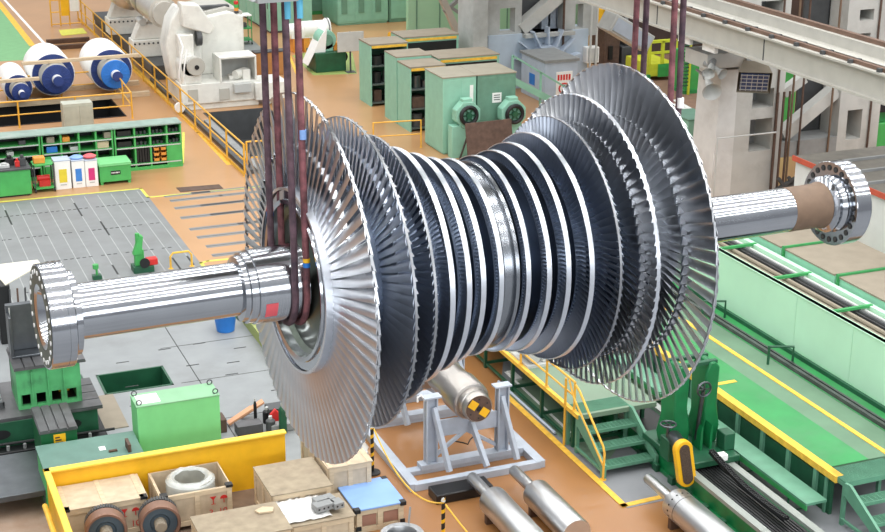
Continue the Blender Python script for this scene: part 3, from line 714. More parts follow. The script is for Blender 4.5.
mb = MB(); mb.box(1.62,1.0,1.05,2.95,1.04,1.95); lw('cabin_back', mb, 'lgrey', 0)
mb = MB(); mb.cyl((2.2,.2,1.25),(2.7,.5,1.3),.18,16); mb.box(2.0,.3,1.05,2.6,.7,1.2); mb.box(2.5,.1,1.05,2.8,.5,1.45); lw('tool_turret', mb, bev=.01)
mb = MB(); mb.box(2.05,-.25,.62,2.75,-.02,.98); lw('coolant_box', mb, 'lgrey', .02)
mb = MB(); mb.box(2.9,-.2,.25,4.2,1.2,.95); lw('side_cabinet', mb, bev=.03)
mb = MB(); mb.cyl((2.75,1.7,3.4),(2.75,1.7,3.5),.1,12); sg = lw('lamp_socket', mb, 'dgrey', 0)
for k, m_ in enumerate(('orange','bright','red')):
    mb = MB(); mb.cyl((2.75,1.7,3.5+k*.13),(2.75,1.7,3.62+k*.13),.09,12); mb.build('signal_lamp', K[m_], sg)
mb = MB(); mb.box(.1,6.0,.3,1.6,20,.62); mb.box(.2,6.0,0,1.5,20,.3); lw('bed', mb, 'dgrey', .02)
mb = MB(); mb.box(0,-9.5,0,.25,0,.16); mb.box(-.0,2.5,0,.25,6,.14); lw('bed_rail', mb, 'dgrey', .01)
mb = MB(); mb.box(.36,-9.6,0,.62,-2.0,.12); lw('way_cover', mb, 'grey', .01)
mb = MB(); mb.cyl((-.15,-.35,.25),(-.15,-.35+.18,.25),.2,18); lw('roller_wheel', mb, 'wht', .01)
# steady rests and the work piece
def steady(y, x, label):
    T2 = thing('steady_rest', label, 'steady rest', (LX+x, LY+y, .62), 0, 'white steady rests on the lathe bed')
    mb = MB(); mb.box(-1.0,-.5,0,1.0,.5,.75); mb.build('foot', K['white'], T2, bevel=.04)
    mb = MB(); mb.prism([(-.95,-.35,.75),(.9,-.35,.75),(.8,-.35,1.3),(.55,-.35,1.9),(.3,-.35,1.75),(.05,-.35,1.45),(-.3,-.35,1.4),(-.55,-.35,1.65)],(0,.7,0)); mb.build('cradle', K['white'], T2, bevel=.05)
    mb = MB(); mb.cyl((.55,-.4,1.75),(.55,.4,1.75),.22,16); mb.cyl((-.5,-.4,1.5),(-.5,.4,1.5),.16,16); mb.build('roller', K['lgrey'], T2)
    for k in range(10):
        mb = MB(); mb.cyl((-.92+.2*k,-.53,.6),(-.92+.2*k,-.5,.6),.045,8); mb.build('bolt', K['dgrey'], T2)
steady(8.4, .75, 'white steady rest nearest the lathe headstock')
steady(14.0, .75, 'white steady rest further back on the lathe bed')
T = thing('roll_workpiece', 'thick pale grey steel roll lying in the white lathe at the top edge', 'roll', (LX+.6, LY+5, 2.95))
mb = MB(); mb.lathe((0,0,0),(0,1,0),[(0,.5),(.3,.5),(.3,.62),(6.2,.62),(6.2,.55),(6.6,.9),(7.4,1.0),(14,1.0)],48); mb.build('barrel', mat('ground_roll_steel', (206,202,194), .4, .6, var=.05), T)
mb = MB(); mb.lathe((0,3.0,0),(0,1,0),[(0,.64),(.8,.64)],40,cap=False); mb.lathe((0,4.4,0),(0,1,0),[(0,.64),(.8,.64)],40,cap=False); mb.build('journal_band', mat('journal_band', (170,164,156), .35, .7), T)
# parts cart right of the lathe
p = G(*Q5(78,150)); T = thing('parts_cart', 'green cart with a white top beside the white lathe', 'cart', (p.x, p.y, 0))
w = .9
for z, m_ in ((.2,'green'),(.75,'green'),(1.35,'wht')):
    mb = MB(); mb.box(-w/2,0,z,w/2,.7,z+.05); mb.build('shelf', K[m_], T)
for xx in (-w/2+.02, w/2-.02):
    for yy in (.03,.67):
        mb = MB(); mb.bar((xx,yy,.1),(xx,yy,1.36),.04); mb.build('leg', K['green'], T)
        mb = MB(); mb.cyl((xx-.02,yy,.07),(xx+.02,yy,.07),.07,10); mb.build('castor', K['black'], T)
mb = MB(); mb.box(-.3,0,0,.25,.3,.2); mb.cyl((0,.1,.2),(0,.1,.32),.1,10); tag(mb.build('parts_bin', K['dgrey'], loc=(p.x,p.y+.2,.8)), 'dark parts bin on the middle shelf of the green cart', 'bin')
# orange-brown stop block at the aisle
a = G(*Q5(120,255)); 
T = thing('aisle_block', 'brown wooden block at the corner of the grey aisle strip', 'block', (a.x, a.y, 0)); mb = MB(); mb.box(0,0,0,1.4,.5,1.0); mb.build('body', mat('block_brown', (176,124,70), .6), T, bevel=.02)
mb = MB(); mb.box(-.02,-.02,1.0,1.42,.52,1.05); mb.build('top_board', K['dgrey'], T)
# ------------------------------------------------------------------ upper middle: cabinets, motor, racks
def cab(name, label, cat, n, xr, yt, d, m_, group=None, top=None, parts=None, bev=.01, z=0):
    """cabinet by its near left bottom pixel n, right bottom pixel x, top pixel y at n"""
    p = G(*n, z); h = HT(n, yt, z); 
    w = GY(xr, n[1]-(xr-n[0])*.09, p.y).x - p.x
    T = thing(name, label, cat, (p.x, p.y, z), 0, group)
    mb = MB(); mb.box(0,0,.04,w,d,h); mb.box(.03,.03,0,w-.03,d-.03,.04); mb.build('body', m_, T, bevel=bev)
    if top:
        mb = MB(); mb.box(-.01,-.01,h,w+.01,d+.01,h+.03); mb.build('top_plate', top, T)
    if parts: parts(T, w, d, h)
    return T, p, w, h
# long row of pale green control cabinets beside the lathe aisle
cX = G(*Q5(165,112)).x; cY0 = G(*Q5(165,112)).y
louv = mat('louvre_green', (92,196,112), .5, var=.05)
for k, (y0, y1, m_, lb) in enumerate(((0,2.6,'mint','pale green control cabinet with white notices, nearest of the row by the lathe aisle'),(2.65,5.6,'mint','pale green control cabinet, second of the row by the lathe aisle'),(5.65,9.4,'bright','bright green louvred cabinet in the row by the lathe aisle'),(9.5,12.5,'green','darker green cabinet at the far end of the row by the lathe aisle'))):
    T = thing('control_cabinet', lb, 'cabinet', (cX, cY0+y0, 0), 0, 'control cabinets by the lathe aisle'); hh = 3.3
    mb = MB(); mb.box(0,0,.1,2.2,y1-y0,hh); mb.build('body', K[m_], T, bevel=.02)
    mb = MB(); mb.box(.05,.05,0,2.15,y1-y0-.05,.1); mb.build('plinth', K['dgrey'], T)
    n = 2
    for q in range(n):
        a = (y1-y0)/n; mb = MB(); mb.box(-.02, q*a+.06, .2, 0, (q+1)*a-.06, hh-.1); dd = mb.build('door', louv if k == 2 else K[m_], T, bevel=.005)
        if k < 2:
            mb = MB(); mb.box(-.03, q*a+.3, 1.9, -.02, q*a+.8, 2.7); mb.build('notice', K['wht'], dd)
        if k == 2:
            mb = MB()
            for z in range(16): mb.box(-.04, q*a+.2, .5+z*.16, -.02, (q+1)*a-.2, .56+z*.16)
            mb.build('louvre', louv, dd)
        mb = MB(); mb.box(-.05, q*a+.12, 1.2, -.02, q*a+.17, 1.6); mb.build('handle', K['dgrey'], dd)
# mint cabinets in the middle back
back_y = 74.0
p = GY(*Q5(392,110), 72.5)
T = thing('switch_cabinet', 'large mint switch cabinet with grey boxes on its doors, behind the motor', 'cabinet', (p.x, 72.5, 0)); 
w = GY(*Q5(560,110), 72.5).x - p.x
mb = MB(); mb.box(0,0,.1,w,2.5,3.4); mb.box(.05,.05,0,w-.05,2.4,.1); mb.build('body', K['mint'], T, bevel=.02)
for q in range(3):
    mb = MB(); mb.box(w*q/3+.05,-.02,.2,w*(q+1)/3-.05,0,3.3); dd = mb.build('door', K['mint'], T, bevel=.005)
    mb = MB(); mb.box(w*q/3+.6,-.1,1.6,w*q/3+1.0,-.02,2.3); mb.build('meter_box', K['lgrey'], dd)
    mb = MB(); mb.box(w*q/3+.2,-.06,.6,w*q/3+.5,-.02,2.2); mb.build('cable_duct', K['mint_d'], dd)
T = thing('switch_cabinet', 'dark mint switch cabinet joined to the right of the large mint one', 'cabinet', (p.x+w+.05, 72.5, 0))
w2 = GY(*Q5(625,110), 72.5).x - p.x - w
mb = MB(); mb.box(0,0,0,w2,2.5,3.3); mb.build('body', K['mint_d'], T, bevel=.02)
mb = MB(); mb.box(.1,-.02,.2,w2-.1,0,3.2); mb.build('door', K['mint'], T)
p = GY(*Q5(300,80), 74)
T = thing('dark_cabinet', 'dark green cabinet behind the white motor, between the two cabinet rows', 'cabinet', (p.x, 76, 0)); mb = MB(); mb.box(0,0,0,1.4,1.5,3.0); mb.build('body', K['green'], T, bevel=.02); mb = MB(); mb.box(.08,-.02,.2,1.32,0,2.9); mb.build('door', K['mint_d'], T)
T = thing('dark_cabinet', 'blackish open cabinet beside the dark green one in the background', 'cabinet', (p.x+1.5, 76, 0)); mb = MB(); mb.box(0,0,0,1.6,1.5,2.9); mb.build('body', K['dgrey'], T, bevel=.02); mb = MB(); mb.box(.1,-.02,.1,1.5,0,2.6); mb.build('door', K['navy'], T)
# pale green hoarding behind, and trim
a = GY(*Q5(560,60), 78)
mb = MB(); mb.box(26.2, 68.2, 0, 44, 68.5, 9); struct('wall_back', mb, mat('hoarding_green', (158,206,170), .6, var=.04, scale=.8))
mb = MB()
for k in range(14): mb.box(26.6+k*1.2, 68.16, 0, 26.65+k*1.2, 68.2, 9)
struct('trim_8', mb, K['mint_d'])
# white motor on trestle, green drive
p = G(*Q5(310,190)); 
T = thing('white_motor', 'white barrel motor on orange feet beside the green drive unit', 'motor', (p.x+.1, p.y+1.6, 0)); T.scale = (.72,.72,.72)
mb = MB(); mb.lathe((-1.2,0,1.3),(1,0,0),[(0,.42),(.05,.5),(1.0,.5),(1.05,.6),(2.6,.6),(2.62,.72),(2.8,.72),(2.85,.5)],28); mb.box(-1.0,-.5,.9,1.5,.5,1.2); mb.build('barrel', K['wht'], T)
mb = MB(); mb.lathe((1.45,0,1.3),(1,0,0),[(0,.74),(.06,.74)],28); mb.build('end_ring', K['dgrey'], T)
for xx in (-.9,-.2,.9):
    mb = MB(); mb.box(xx,-.5,0,xx+.4,.5,.9); mb.build('foot', K['orange'] if xx < .5 else K['wht'], T, bevel=.02)
p = G(*Q5(320,243)); p2 = G(*Q5(425,238)); w = p2.x-p.x
T = thing('drive_unit', 'small green drive with a round gearcase on a dark green base', 'drive unit', (p.x, p.y, 0))
mb = MB(); mb.box(0,0,0,w,1.4,.85); mb.build('base', K['dgreen'], T, bevel=.03)
mb = MB(); mb.cyl((w*.45,.3,1.35),(w*.45,1.0,1.35),.42,24); mb.box(w*.25,.3,.85,w*.65,1.0,1.3); mb.build('gearcase', K['mint'], T, bevel=.02)
mb = MB(); mb.cyl((w*.45,.25,1.35),(w*.45,.3,1.35),.25,20); mb.build('cover_plate', K['mint_d'], T)
mb = MB(); mb.prism([(-.3,.2,.3),(.3,.2,1.5),(.6,.2,1.9),(.5,.2,.85),(0,.2,.85)],(0,.9,0)); mb.build('chute', K['wht'], T)
mb = MB(); mb.cyl((w*.75,.5,.85),(w*.75,.5,1.2),.16,12); mb.build('motor_can', K['orange'], T)
mb = MB(); mb.cyl((w*.9,.4,.6),(w*.9,.1,.6),.25,16); mb.build('pulley', K['black'], T)
# grey notice board on a post
p = G(*Q5(434,240)); h = HT(Q5(434,240), Q5(0,105)[1])
T = thing('notice_board', 'grey rectangular board on a slim post between the drive unit and the racks', 'board', (p.x,p.y,0))
mb = MB(); mb.cyl((0,0,0),(0,0,h),.04,10); mb.box(-.2,-.2,0,.2,.2,.03); mb.build('post', K['dgrey'], T)
mb = MB(); mb.box(-.6,-.08,h-.85,.6,-.03,h); mb.build('panel', K['lgrey'], T, bevel=.01)
# racks
rackm = mat('rack_interior_grey', (88,98,94), .6, var=.15)
def rack(label, n, xr, yt, d, levels=3):
    p = G(*n); h = HT(n, yt); w = GY(xr, n[1]-(xr-n[0])*.1, p.y).x-p.x
    T = thing('storage_rack', label, 'rack', (p.x,p.y,0), 0, 'mint green storage racks')
    mb = MB(); mb.box(0,0,0,.05,d,h); mb.build('side_panel', K['mint'], T)
    mb = MB(); mb.box(w-.05,0,0,w,d,h); mb.build('side_panel', K['mint'], T)
    mb = MB(); mb.box(.05,d-.04,0,w-.05,d,h); mb.build('back_panel', K['mint_d'], T)
    mb = MB(); mb.box(-.01,-.02,h-.04,w+.01,d+.01,h+.02); mb.build('top_board', K['tan'], T)
    mb = MB(); mb.box(.05,-.03,h-.14,w-.05,0,h-.04); mb.build('label_rail', K['yline'], T)
    for k in range(levels):
        z = .1 + (h-.25)*k/levels; mb = MB(); mb.box(.05,0,z,w-.05,d-.04,z+.05); mb.build('shelf_board', rackm, T)
    return p, w, h
def load(p, w, h, d, label, seed):
    r = random.Random(seed)
    for k in range(3):
        z = .1+(h-.25)*k/3+.05
        for q in range(3):
            mb = MB(); rr = .14+.1*r.random(); hh = .25+.25*r.random()
            (mb.cyl((0,0,0),(0,0,hh),rr,14) if r.random() < .6 else mb.box(-rr,-rr,0,rr,rr,hh))
            o = mb.build('machine_part', K[r.choice(['dgrey','steeld','rust','black'])], loc=(p.x+.35+(w-.7)*q/2, p.y+.3, z), bevel=.01)
            tag(o, 'dark machine part in the %s, %s shelf, %s' % (label, ('bottom','middle','top')[k], ('left','middle','right')[q]), 'machine part', 'machine parts in the racks')
p, w, h = rack('mint green rack standing furthest left, with open black shelves', Q5(502,355), Q5(625,0)[0], Q5(0,150)[1], 1.35); load(p, w, h, 1.3, 'furthest left rack', 1)
p1 = p
rk = [('mint green rack behind the furthest left one, its tan top just showing', (p.x+w+.1, p.y+.8), 2.4, 1.4)]
for lb, (x, y), w_, d_ in rk:
    T = thing('storage_rack', lb, 'rack', (x,y,0), 0, 'mint green storage racks')
    mb = MB(); mb.box(0,0,0,w_,d_,h); mb.build('side_panel', K['mint'], T); mb = MB(); mb.box(-.01,-.02,h,w_+.01,d_,h+.05); mb.build('top_board', K['tan'], T); mb = MB(); mb.box(.1,-.03,h-.14,w_-.1,0,h-.04); mb.build('label_rail', K['yline'], T)
    mb = MB(); mb.box(.1,-.015,h-.9,w_-.1,0,h-.2); mb.build('opening', K['black'], T)
p, w, h = rack('mint green rack in the middle with a drum on its lowest shelf', Q5(632,440), Q5(748,0)[0], Q5(0,225)[1], 1.3); load(p, w, h, 1.3, 'middle rack', 2); pm, wm, hm = p, w, h
T = thing('storage_rack', 'mint green rack joined to the back of the middle one', 'rack', (pm.x-.02, pm.y+1.34, 0), 0, 'mint green storage racks'); 
mb = MB(); mb.box(0,0,0,wm,1.3,hm+.1); mb.build('side_panel', K['mint'], T); mb = MB(); mb.box(-.01,-.01,hm+.1,wm+.01,1.3,hm+.14); mb.build('top_board', K['tan'], T)
T = thing('storage_rack', 'mint green rack right of the middle one, its front half hidden', 'rack', (pm.x+wm+.12, pm.y+1.0, 0), 0, 'mint green storage racks')
mb = MB(); mb.box(0,0,0,2.5,1.5,hm); mb.build('side_panel', K['mint'], T); mb = MB(); mb.box(-.01,-.02,hm,2.52,1.5,hm+.04); mb.build('top_board', K['tan'], T); mb = MB(); mb.box(.1,-.03,hm-.14,2.4,0,hm-.04); mb.build('label_rail', K['yline'], T); mb = MB(); mb.box(.1,-.015,.2,2.4,0,hm-.2); mb.build('opening', K['black'], T)
# drums
for k, (xx, lb) in enumerate(((0,'left'),(1.0,'right'))):
    b = GY(*Q5(600+xx*45,105), 66.8)
    T = thing('oil_drum', 'red drum with yellow lid lying behind the racks, %s of two' % ('rear one' if k == 0 else 'front one'), 'drum', (b.x-.3, 67.0-.8*k, 0), 0, 'red drums')
    zc = .32
    mb = MB(); mb.lathe((-.15,0,zc),(1,0,-.0),[(0,.30),(.03,.32),(.45,.32),(.47,.335),(.5,.32),(.95,.32),(.97,.335),(1.0,.32),(1.5,.32),(1.53,.3)],24); mb.build('shell', K['pinkred'], T)
    mb = MB(); mb.lathe((-.18,0,zc),(1,0,0),[(0,.29),(.04,.3)],24); mb.build('lid', K['yellow'], T)
# boxed machines with hand wheels
topc = mat('machine_top_tan', (150,144,128), .6, var=.05)
pA = G(*Q5(740,515)); hA = HT(Q5(740,515), Q5(0,262)[1])
xB = GY(*S1(122,400), pA.y).x; xC = GY(*S1(250,390), pA.y).x; dA = 1.7
for k, (x0, x1, m_, lb) in enumerate(((pA.x, xB-.03, 'mint', 'tall mint machine cabinet, left of two, with a hand wheel gearbox in front'), (xB+.02, xC, 'mint_d', 'tall darker mint machine cabinet, right of two, with a small white notice'))):
    T = thing('machine_cabinet', lb, 'cabinet', (x0, pA.y, 0)); w = x1-x0
    mb = MB(); mb.box(0,0,.05,w,dA,hA); mb.box(.03,.03,0,w-.03,dA-.03,.05); mb.build('body', K[m_], T, bevel=.02)
    mb = MB(); mb.box(-.02,-.02,hA,w+.02,dA+.02,hA+.04); mb.build('top_plate', topc, T)
    if k == 0:
        mb = MB(); mb.box(w-.25,-.015,hA-.9,w-.12,0,hA-.3); mb.build('notice', K['wht'], T)
    else:
        mb = MB(); mb.box(w*.38,-.02,hA-1.0,w*.62,0,hA-.65); n_ = mb.build('notice', K['wht'], T)
        mb = MB()
        for q in range(3): mb.box(w*.42,-.023,hA-.75-q*.08,w*.58,-.019,hA-.72-q*.08)
        mb.build('notice_lines', K['dgrey'], n_)
    for q in (0, 1):
        mb = MB(); mb.box(w*q/2+.06,-.012,.2,w*(q+1)/2-.04,0,hA-.08); mb.build('door', K[m_], T, bevel=.004)
def gearbox(cpx, rpx, Y, label):
    c = GY(*cpx, Y); r = rpx*(c-CAM).length/FPX
    T = thing('wheel_gearbox', label, 'gearbox', (c.x, Y+.55, 0), 0, 'mint gearboxes with black wheels'); z = c.z
    n = 8; mb = MB(); mb.prism([(r*1.35*cos(pi/8+k*pi/4), -.45, z+r*1.35*sin(pi/8+k*pi/4)) for k in range(n)], (0,.4,0)); mb.box(-r*.5,-.4,z+r*1.1,r*.5,-.1,z+r*1.55); mb.build('housing', K['mint'], T, bevel=.02)
    mb = MB(); mb.box(-r*1.6,-.4,0,r*.9,-.02,z-r*1.0); mb.build('pedestal', K['mint'], T, bevel=.02)
    mb = MB(); pts = [(r*.8*cos(a*pi/12), -.52, z+r*.8*sin(a*pi/12)) for a in range(24)]; mb.tube(pts, r*.2, 8, True); w_ = mb.build('wheel_rim', K['black'], T)
    mb = MB(); mb.cyl((0,-.58,z),(0,-.45,z),r*.3,14)
    for k in range(6): mb.bar((0,-.52,z),(r*.8*cos(k*pi/3),-.52,z+r*.8*sin(k*pi/3)),.05)
    mb.build('wheel_hub', K['dgreen'], w_)
gearbox(S1(98,385), 10.5, pA.y-.75, 'mint gearbox with a black wheel, left one, beside the rusty plate')
gearbox(S1(250,380), 10.5, pA.y-.75, 'mint gearbox with a black wheel, right one, by the walkway')
b0, b1 = GY(*S1(90,415), pA.y-1.6), GY(*S1(243,398), pA.y-1.6)
T = thing('rusty_plate', 'brown rusty steel plate leaning in front of the wheel gearboxes', 'plate', (b0.x, pA.y-1.7, 0)); mb = MB(); mb.prism([(0,-.1,0),(b1.x-b0.x,-.1,0),(b1.x-b0.x,.25,b1.z),(0,.25,b0.z)],(0,.05,0)); mb.build('plate', K['rust'], T)
for xx in (.1, b1.x-b0.x-.1):
    mb = MB(); mb.bar((xx,.95,0),(xx,.28,b0.z*.7),.05); mb.build('prop', K['dgrey'], T)
p = G(*S1(60,500)); T = thing('red_tag_post', 'slim pale stand with a red sign in front of the left gearbox', 'sign stand', (p.x,p.y,0)); 
h = HT(S1(60,500), S1(0,450)[1])
for xx in (-.25,.25):
    mb = MB(); mb.cyl((xx,0,0),(xx,0,h),.025,8); mb.build('post', K['tan'], T)
mb = MB(); mb.box(-.3,-.03,h-.3,.3,-.005,h+.02); s_ = mb.build('sign_panel', K['red'], T); mb = MB(); mb.box(-.22,-.035,h-.18,.22,-.029,h-.1); mb.build('sign_stripe', K['wht'], s_)
T = thing('foot_barrier', 'thin yellow railing on the tan floor in front of the machine cabinets', 'railing', (0,0,0))
q0, q1 = G(*Q5(510,500)), G(*Q5(668,490)); rail_path(T, [(q0.x,q0.y,0),(q1.x,q1.y,0)], 1.0, K['rail'], 1.5, .025)
# ------------------------------------------------------------------ hall columns, walkway, blue-grey wall
W1Y = 56.4
def wbox(x0p, x1p, ytop, y, d, m_, name, z0=0, ztop=None, base=None):
    a = GY(x0p[0], x0p[1], y); b = GY(x1p[0], x1p[1], y); mb = MB(); mb.box(a.x, y, z0, b.x, y+d, ztop if ztop else 12); return struct(name, mb, m_), a.x, b.x
zl = GY(*S1(300,110), W1Y).z
_, xa, xb = wbox(S1(160,200), S1(490,200), 0, W1Y, 1.2, mat('low_wall_blue_grey', (178,192,206), .6, var=.04), 'wall_column_base', 0, zl)
_, xc, xd = wbox(S1(110,150), S1(158,150), 0, W1Y-.4, 1.6, K['conc'], 'trim_9', 0, 14)
def holed(name, x0, x1, z0, z1, y, d, holes, m_):
    """plate with rectangular openings"""
    xs = sorted({x0,x1,*[h[0] for h in holes],*[h[1] for h in holes]}); zs = sorted({z0,z1,*[h[2] for h in holes],*[h[3] for h in holes]})
    mb = MB()
    for i in range(len(xs)-1):
        for j in range(len(zs)-1):
            cx, cz = (xs[i]+xs[i+1])/2, (zs[j]+zs[j+1])/2
            if any(h[0] < cx < h[1] and h[2] < cz < h[3] for h in holes): continue
            mb.box(xs[i], y, zs[j], xs[i+1], y+d, zs[j+1])
    return struct(name, mb, m_)
def hole(a, b, y):
    p, q_ = GY(*a, y), GY(*b, y); return (p.x, q_.x, q_.z, p.z)
xe = GY(*S1(275,60), W1Y).x; xf = GY(*S1(412,60), W1Y).x; xg = GY(*S1(530,60), W1Y).x
holed('wall_column', xd, xe, zl, 14, W1Y+.1, .5, [hole(S1(203,30), S1(252,108), W1Y)], K['conc'])
holed('wall_column', xf, xg, zl-.3, 14, W1Y+.1, .5, [hole(S1(455,15), S1(478,95), W1Y)], K['conc'])
mb = MB(); mb.box(xe, W1Y+.8, zl, xf, W1Y+1.0, 14); struct('wall_behind', mb, K['dgrey'])
mb = MB(); mb.box(xe, W1Y-.3, zl-.15, xf+.4, W1Y+.9, zl); struct('trim_10', mb, K['conc'])
a, b = GY(*S1(275,100), W1Y), GY(*S1(390,5), W1Y); mb = MB(); mb.bar((a.x,W1Y+.3,a.z),(b.x+.6,W1Y+.3,b.z+.5),.55,.5); struct('trim_11', mb, K['colgrey'])
for k, px in enumerate((350,372,398)):
    a = GY(*S1(px,40), W1Y+.7); mb = MB(); mb.box(a.x-.2, W1Y+.62, zl, a.x+.2, W1Y+.8, 14); struct('trim_12', mb, K['blgrey'])
# round arch with stiffening fins in front of the wall
ac = GY(*S1(345,235), W1Y-.05)
T = thing('arch_ring', 'blue grey half ring casting with fins standing against the pale blue wall', 'arch', (ac.x, W1Y-.55, 0)); R0_, R1_ = .62, .80; zA = max(1.0, ac.z)
mb = MB(); 
for k in range(16):
    a0, a1 = pi*k/16, pi*(k+1)/16
    mb.prism([(R0_*cos(a0),0,zA+R0_*sin(a0)),(R1_*cos(a0),0,zA+R1_*sin(a0)),(R1_*cos(a1),0,zA+R1_*sin(a1)),(R0_*cos(a1),0,zA+R0_*sin(a1))],(0,.5,0))
mb.box(-R1_,0,0,-R0_,.5,zA); mb.box(R0_,0,0,R1_,.5,zA); mb.build('ring', K['blgrey'], T)
for k in range(7):
    a0 = pi*(k+.5)/7; mb = MB(); mb.bar((R1_*cos(a0),.25,zA+R1_*sin(a0)),((R1_+.75)*cos(a0),.3,zA+(R1_+.75)*sin(a0)),.06,.4,up=(0,1,0)); mb.build('fin', K['blgrey'], T)
mb = MB(); mb.cyl((.35,.3,0),(.35,.3,zA+.3),.28,18); o = mb.build('grey_pipe', K['grey'], loc=(ac.x,W1Y-.9,0)); tag(o, 'thick grey pipe standing inside the arch', 'pipe')
# blue-grey switch box with signs
n = S1(352,330); p = GY(*S1(352,330), 55); zb = 0
pb = G(546,128); 
Yb = 53.5
a, b, c = GY(*S1(350,190), Yb), GY(*S1(405,205), Yb), GY(*S1(480,190), Yb)
T = thing('signed_cabinet', 'light grey cabinet with a dark top, a blue sign and a red lettered sign', 'cabinet', (a.x, Yb, 0)); w = c.x-a.x-.3; h = b.z
mb = MB(); mb.box(0,0,0,w,2.2,h); mb.build('body', K['blgrey'], T, bevel=.02)
mb = MB(); mb.box(-.06,-.06,h,w+.06,2.26,h+.1); mb.build('roof_plate', K['grey'], T)
mb = MB(); mb.box(-.012,.9,h-1.1,0,1.4,h-.65); mb.build('sign', K['blue'], T)
mb = MB(); mb.box(w*.35,-.015,h-1.6,w*.85,0,h-.4); s_ = mb.build('sign', K['wht'], T)
mb = MB()
for k in range(5): mb.box(w*.39+k*w*.085,-.02,h-.75,w*.45+k*w*.085,-.015,h-.52)
for k in range(4): mb.box(w*.4+k*w*.1,-.02,h-1.5,w*.47+k*w*.1,-.015,h-1.36)
mb.tube([(w*.6+.22*cos(q*pi/8),-.018,h-1.08+.2*sin(q*pi/8)) for q in range(16)],.035,6,True); mb.build('sign_mark', K['red'], s_)
mb = MB(); mb.box(w*.56,-.022,h-1.2,w*.64,-.015,h-.95); mb.build('sign_mark', K['blue'], s_)
# walkway with handrail
T = thing('green_walkway', 'pale green walkway railing sloping down past the grey cabinet', 'railing', (0,0,0)); Yw = 52.3
pts = [GY(*S1(240,265), Yw), GY(*S1(425,362), Yw)]
a, b = pts; za = GY(*S1(240,185), Yw).z-a.z
mb = MB(); mb.bar((a.x,Yw,a.z),(b.x,Yw,b.z),.3,.25); mb.build('stringer', K['mint'], T)
mb = MB(); mb.bar((a.x,Yw,a.z+za),(b.x,Yw,b.z+za*.85),.07); mb.build('top_rail', K['mint'], T)
for k in range(3):
    q_ = a.lerp(b, k/2); mb = MB(); mb.bar((q_.x,Yw,0),(q_.x,Yw,q_.z+za*(1-.07*k)),.07); mb.build('post', K['mint'], T)
# white box and pipes on the pillar
a = GY(*S1(485,210), W1Y-.3); b = GY(*S1(528,155), W1Y-.3)
T = thing('meter_box', 'white meter box on the grey pillar beside the dark opening', 'box', (a.x, W1Y-.35, a.z)); mb = MB(); mb.box(0,0,0,b.x-a.x,.4,b.z-a.z); mb.build('body', K['wht'], T, bevel=.01); mb = MB(); mb.box(.05,-.02,.05,b.x-a.x-.05,0,b.z-a.z-.05); mb.build('door', K['lgrey'], T)
for k, px in enumerate((408, 486, 505)):
    a = GY(*S1(px,165), W1Y-.05); mb = MB(); mb.cyl((0,0,0),(0,0,zl+8),.05,8); o = mb.build('conduit', K['rust'] if k == 0 else K['lgrey'], loc=(a.x,W1Y-.42 if k else W1Y-.06,0)); tag(o, 'thin %s conduit running up the wall, %s' % (('rusty','pale','pale')[k], ('left of the meter box','just above the meter box left side','above the meter box right side')[k]), 'pipe')
# white diagonal of the steel truss at the back
for k, (a_, b_, w_, lb) in enumerate(((Q5(740,0),Q5(815,165),.35,'white diagonal brace of the hall truss'),(Q5(790,0),Q5(745,40),.2,'thin grey brace crossing behind the white diagonal'),(Q5(760,20),Q5(845,75),.18,'thin grey brace sloping to the concrete pillar'),(Q5(815,150),Q5(845,100),.18,'short grey brace at the foot of the truss'))):
    a, b = GY(*a_, 64.5), GY(*b_, 64.5); d_ = (a-b).normalized(); a2 = a + d_*(3 if a_[1] < 5 else 0)
    c = b; mb = MB(); mb.bar(a2-c, V3((0,0,0)), w_, w_*.8); o = mb.build('truss_brace', K['cream'] if k == 0 else K['grey'], loc=c); tag(o, lb, 'brace')
# ------------------------------------------------------------------ right: raised green platform, wall, containers, portal frame
ZP = .9
XP = 16.53; XW = 19.38
M_plat = mat('platform_green', (48,140,76), .5, var=.1, scale=1.4, dirt=(84,130,94), dirt_amt=.5)
M_platg = mat('platform_sage', (98,130,104), .55, var=.08, scale=1.2, dirt=(82,110,88), dirt_amt=.6)
mb = MB(); mb.box(XP, 21.2, ZP-.12, 21.5, 40, ZP); struct('floor_platform', mb, M_platg)
mb = MB(); mb.box(XP+.02, 21.2, ZP, 17.55, 40, ZP+.006); mb.box(18.62, 21.2, ZP, XW, 40, ZP+.006); struct('floor_platform', mb, M_plat)
mb = MB(); mb.box(XP-.02, 20.8, ZP-.12, XP+.16, 38, ZP+.012); struct('trim_13', mb, K['yline'])
mb = MB(); mb.box(17.98, 20.8, ZP, 18.09, 38, ZP+.012)
a = G(*C4(285,208), ZP); b = G(*C4(365,195), ZP); mb.box(XP+.1, a.y-.06, ZP, b.x, a.y+.06, ZP+.013); struct('trim_14', mb, K['yline'])
mb = MB(); mb.box(XP+.05, 21, 0, XP+.12, 40, ZP-.2); struct('trim_15', mb, K['dgreen'])
for k in range(13):
    y = 21.4+k*.9; mb = MB(); mb.box(XP-.01, y, 0, XP+.05, y+.1, ZP-.12); struct('trim_16', mb, K['steelgr'])
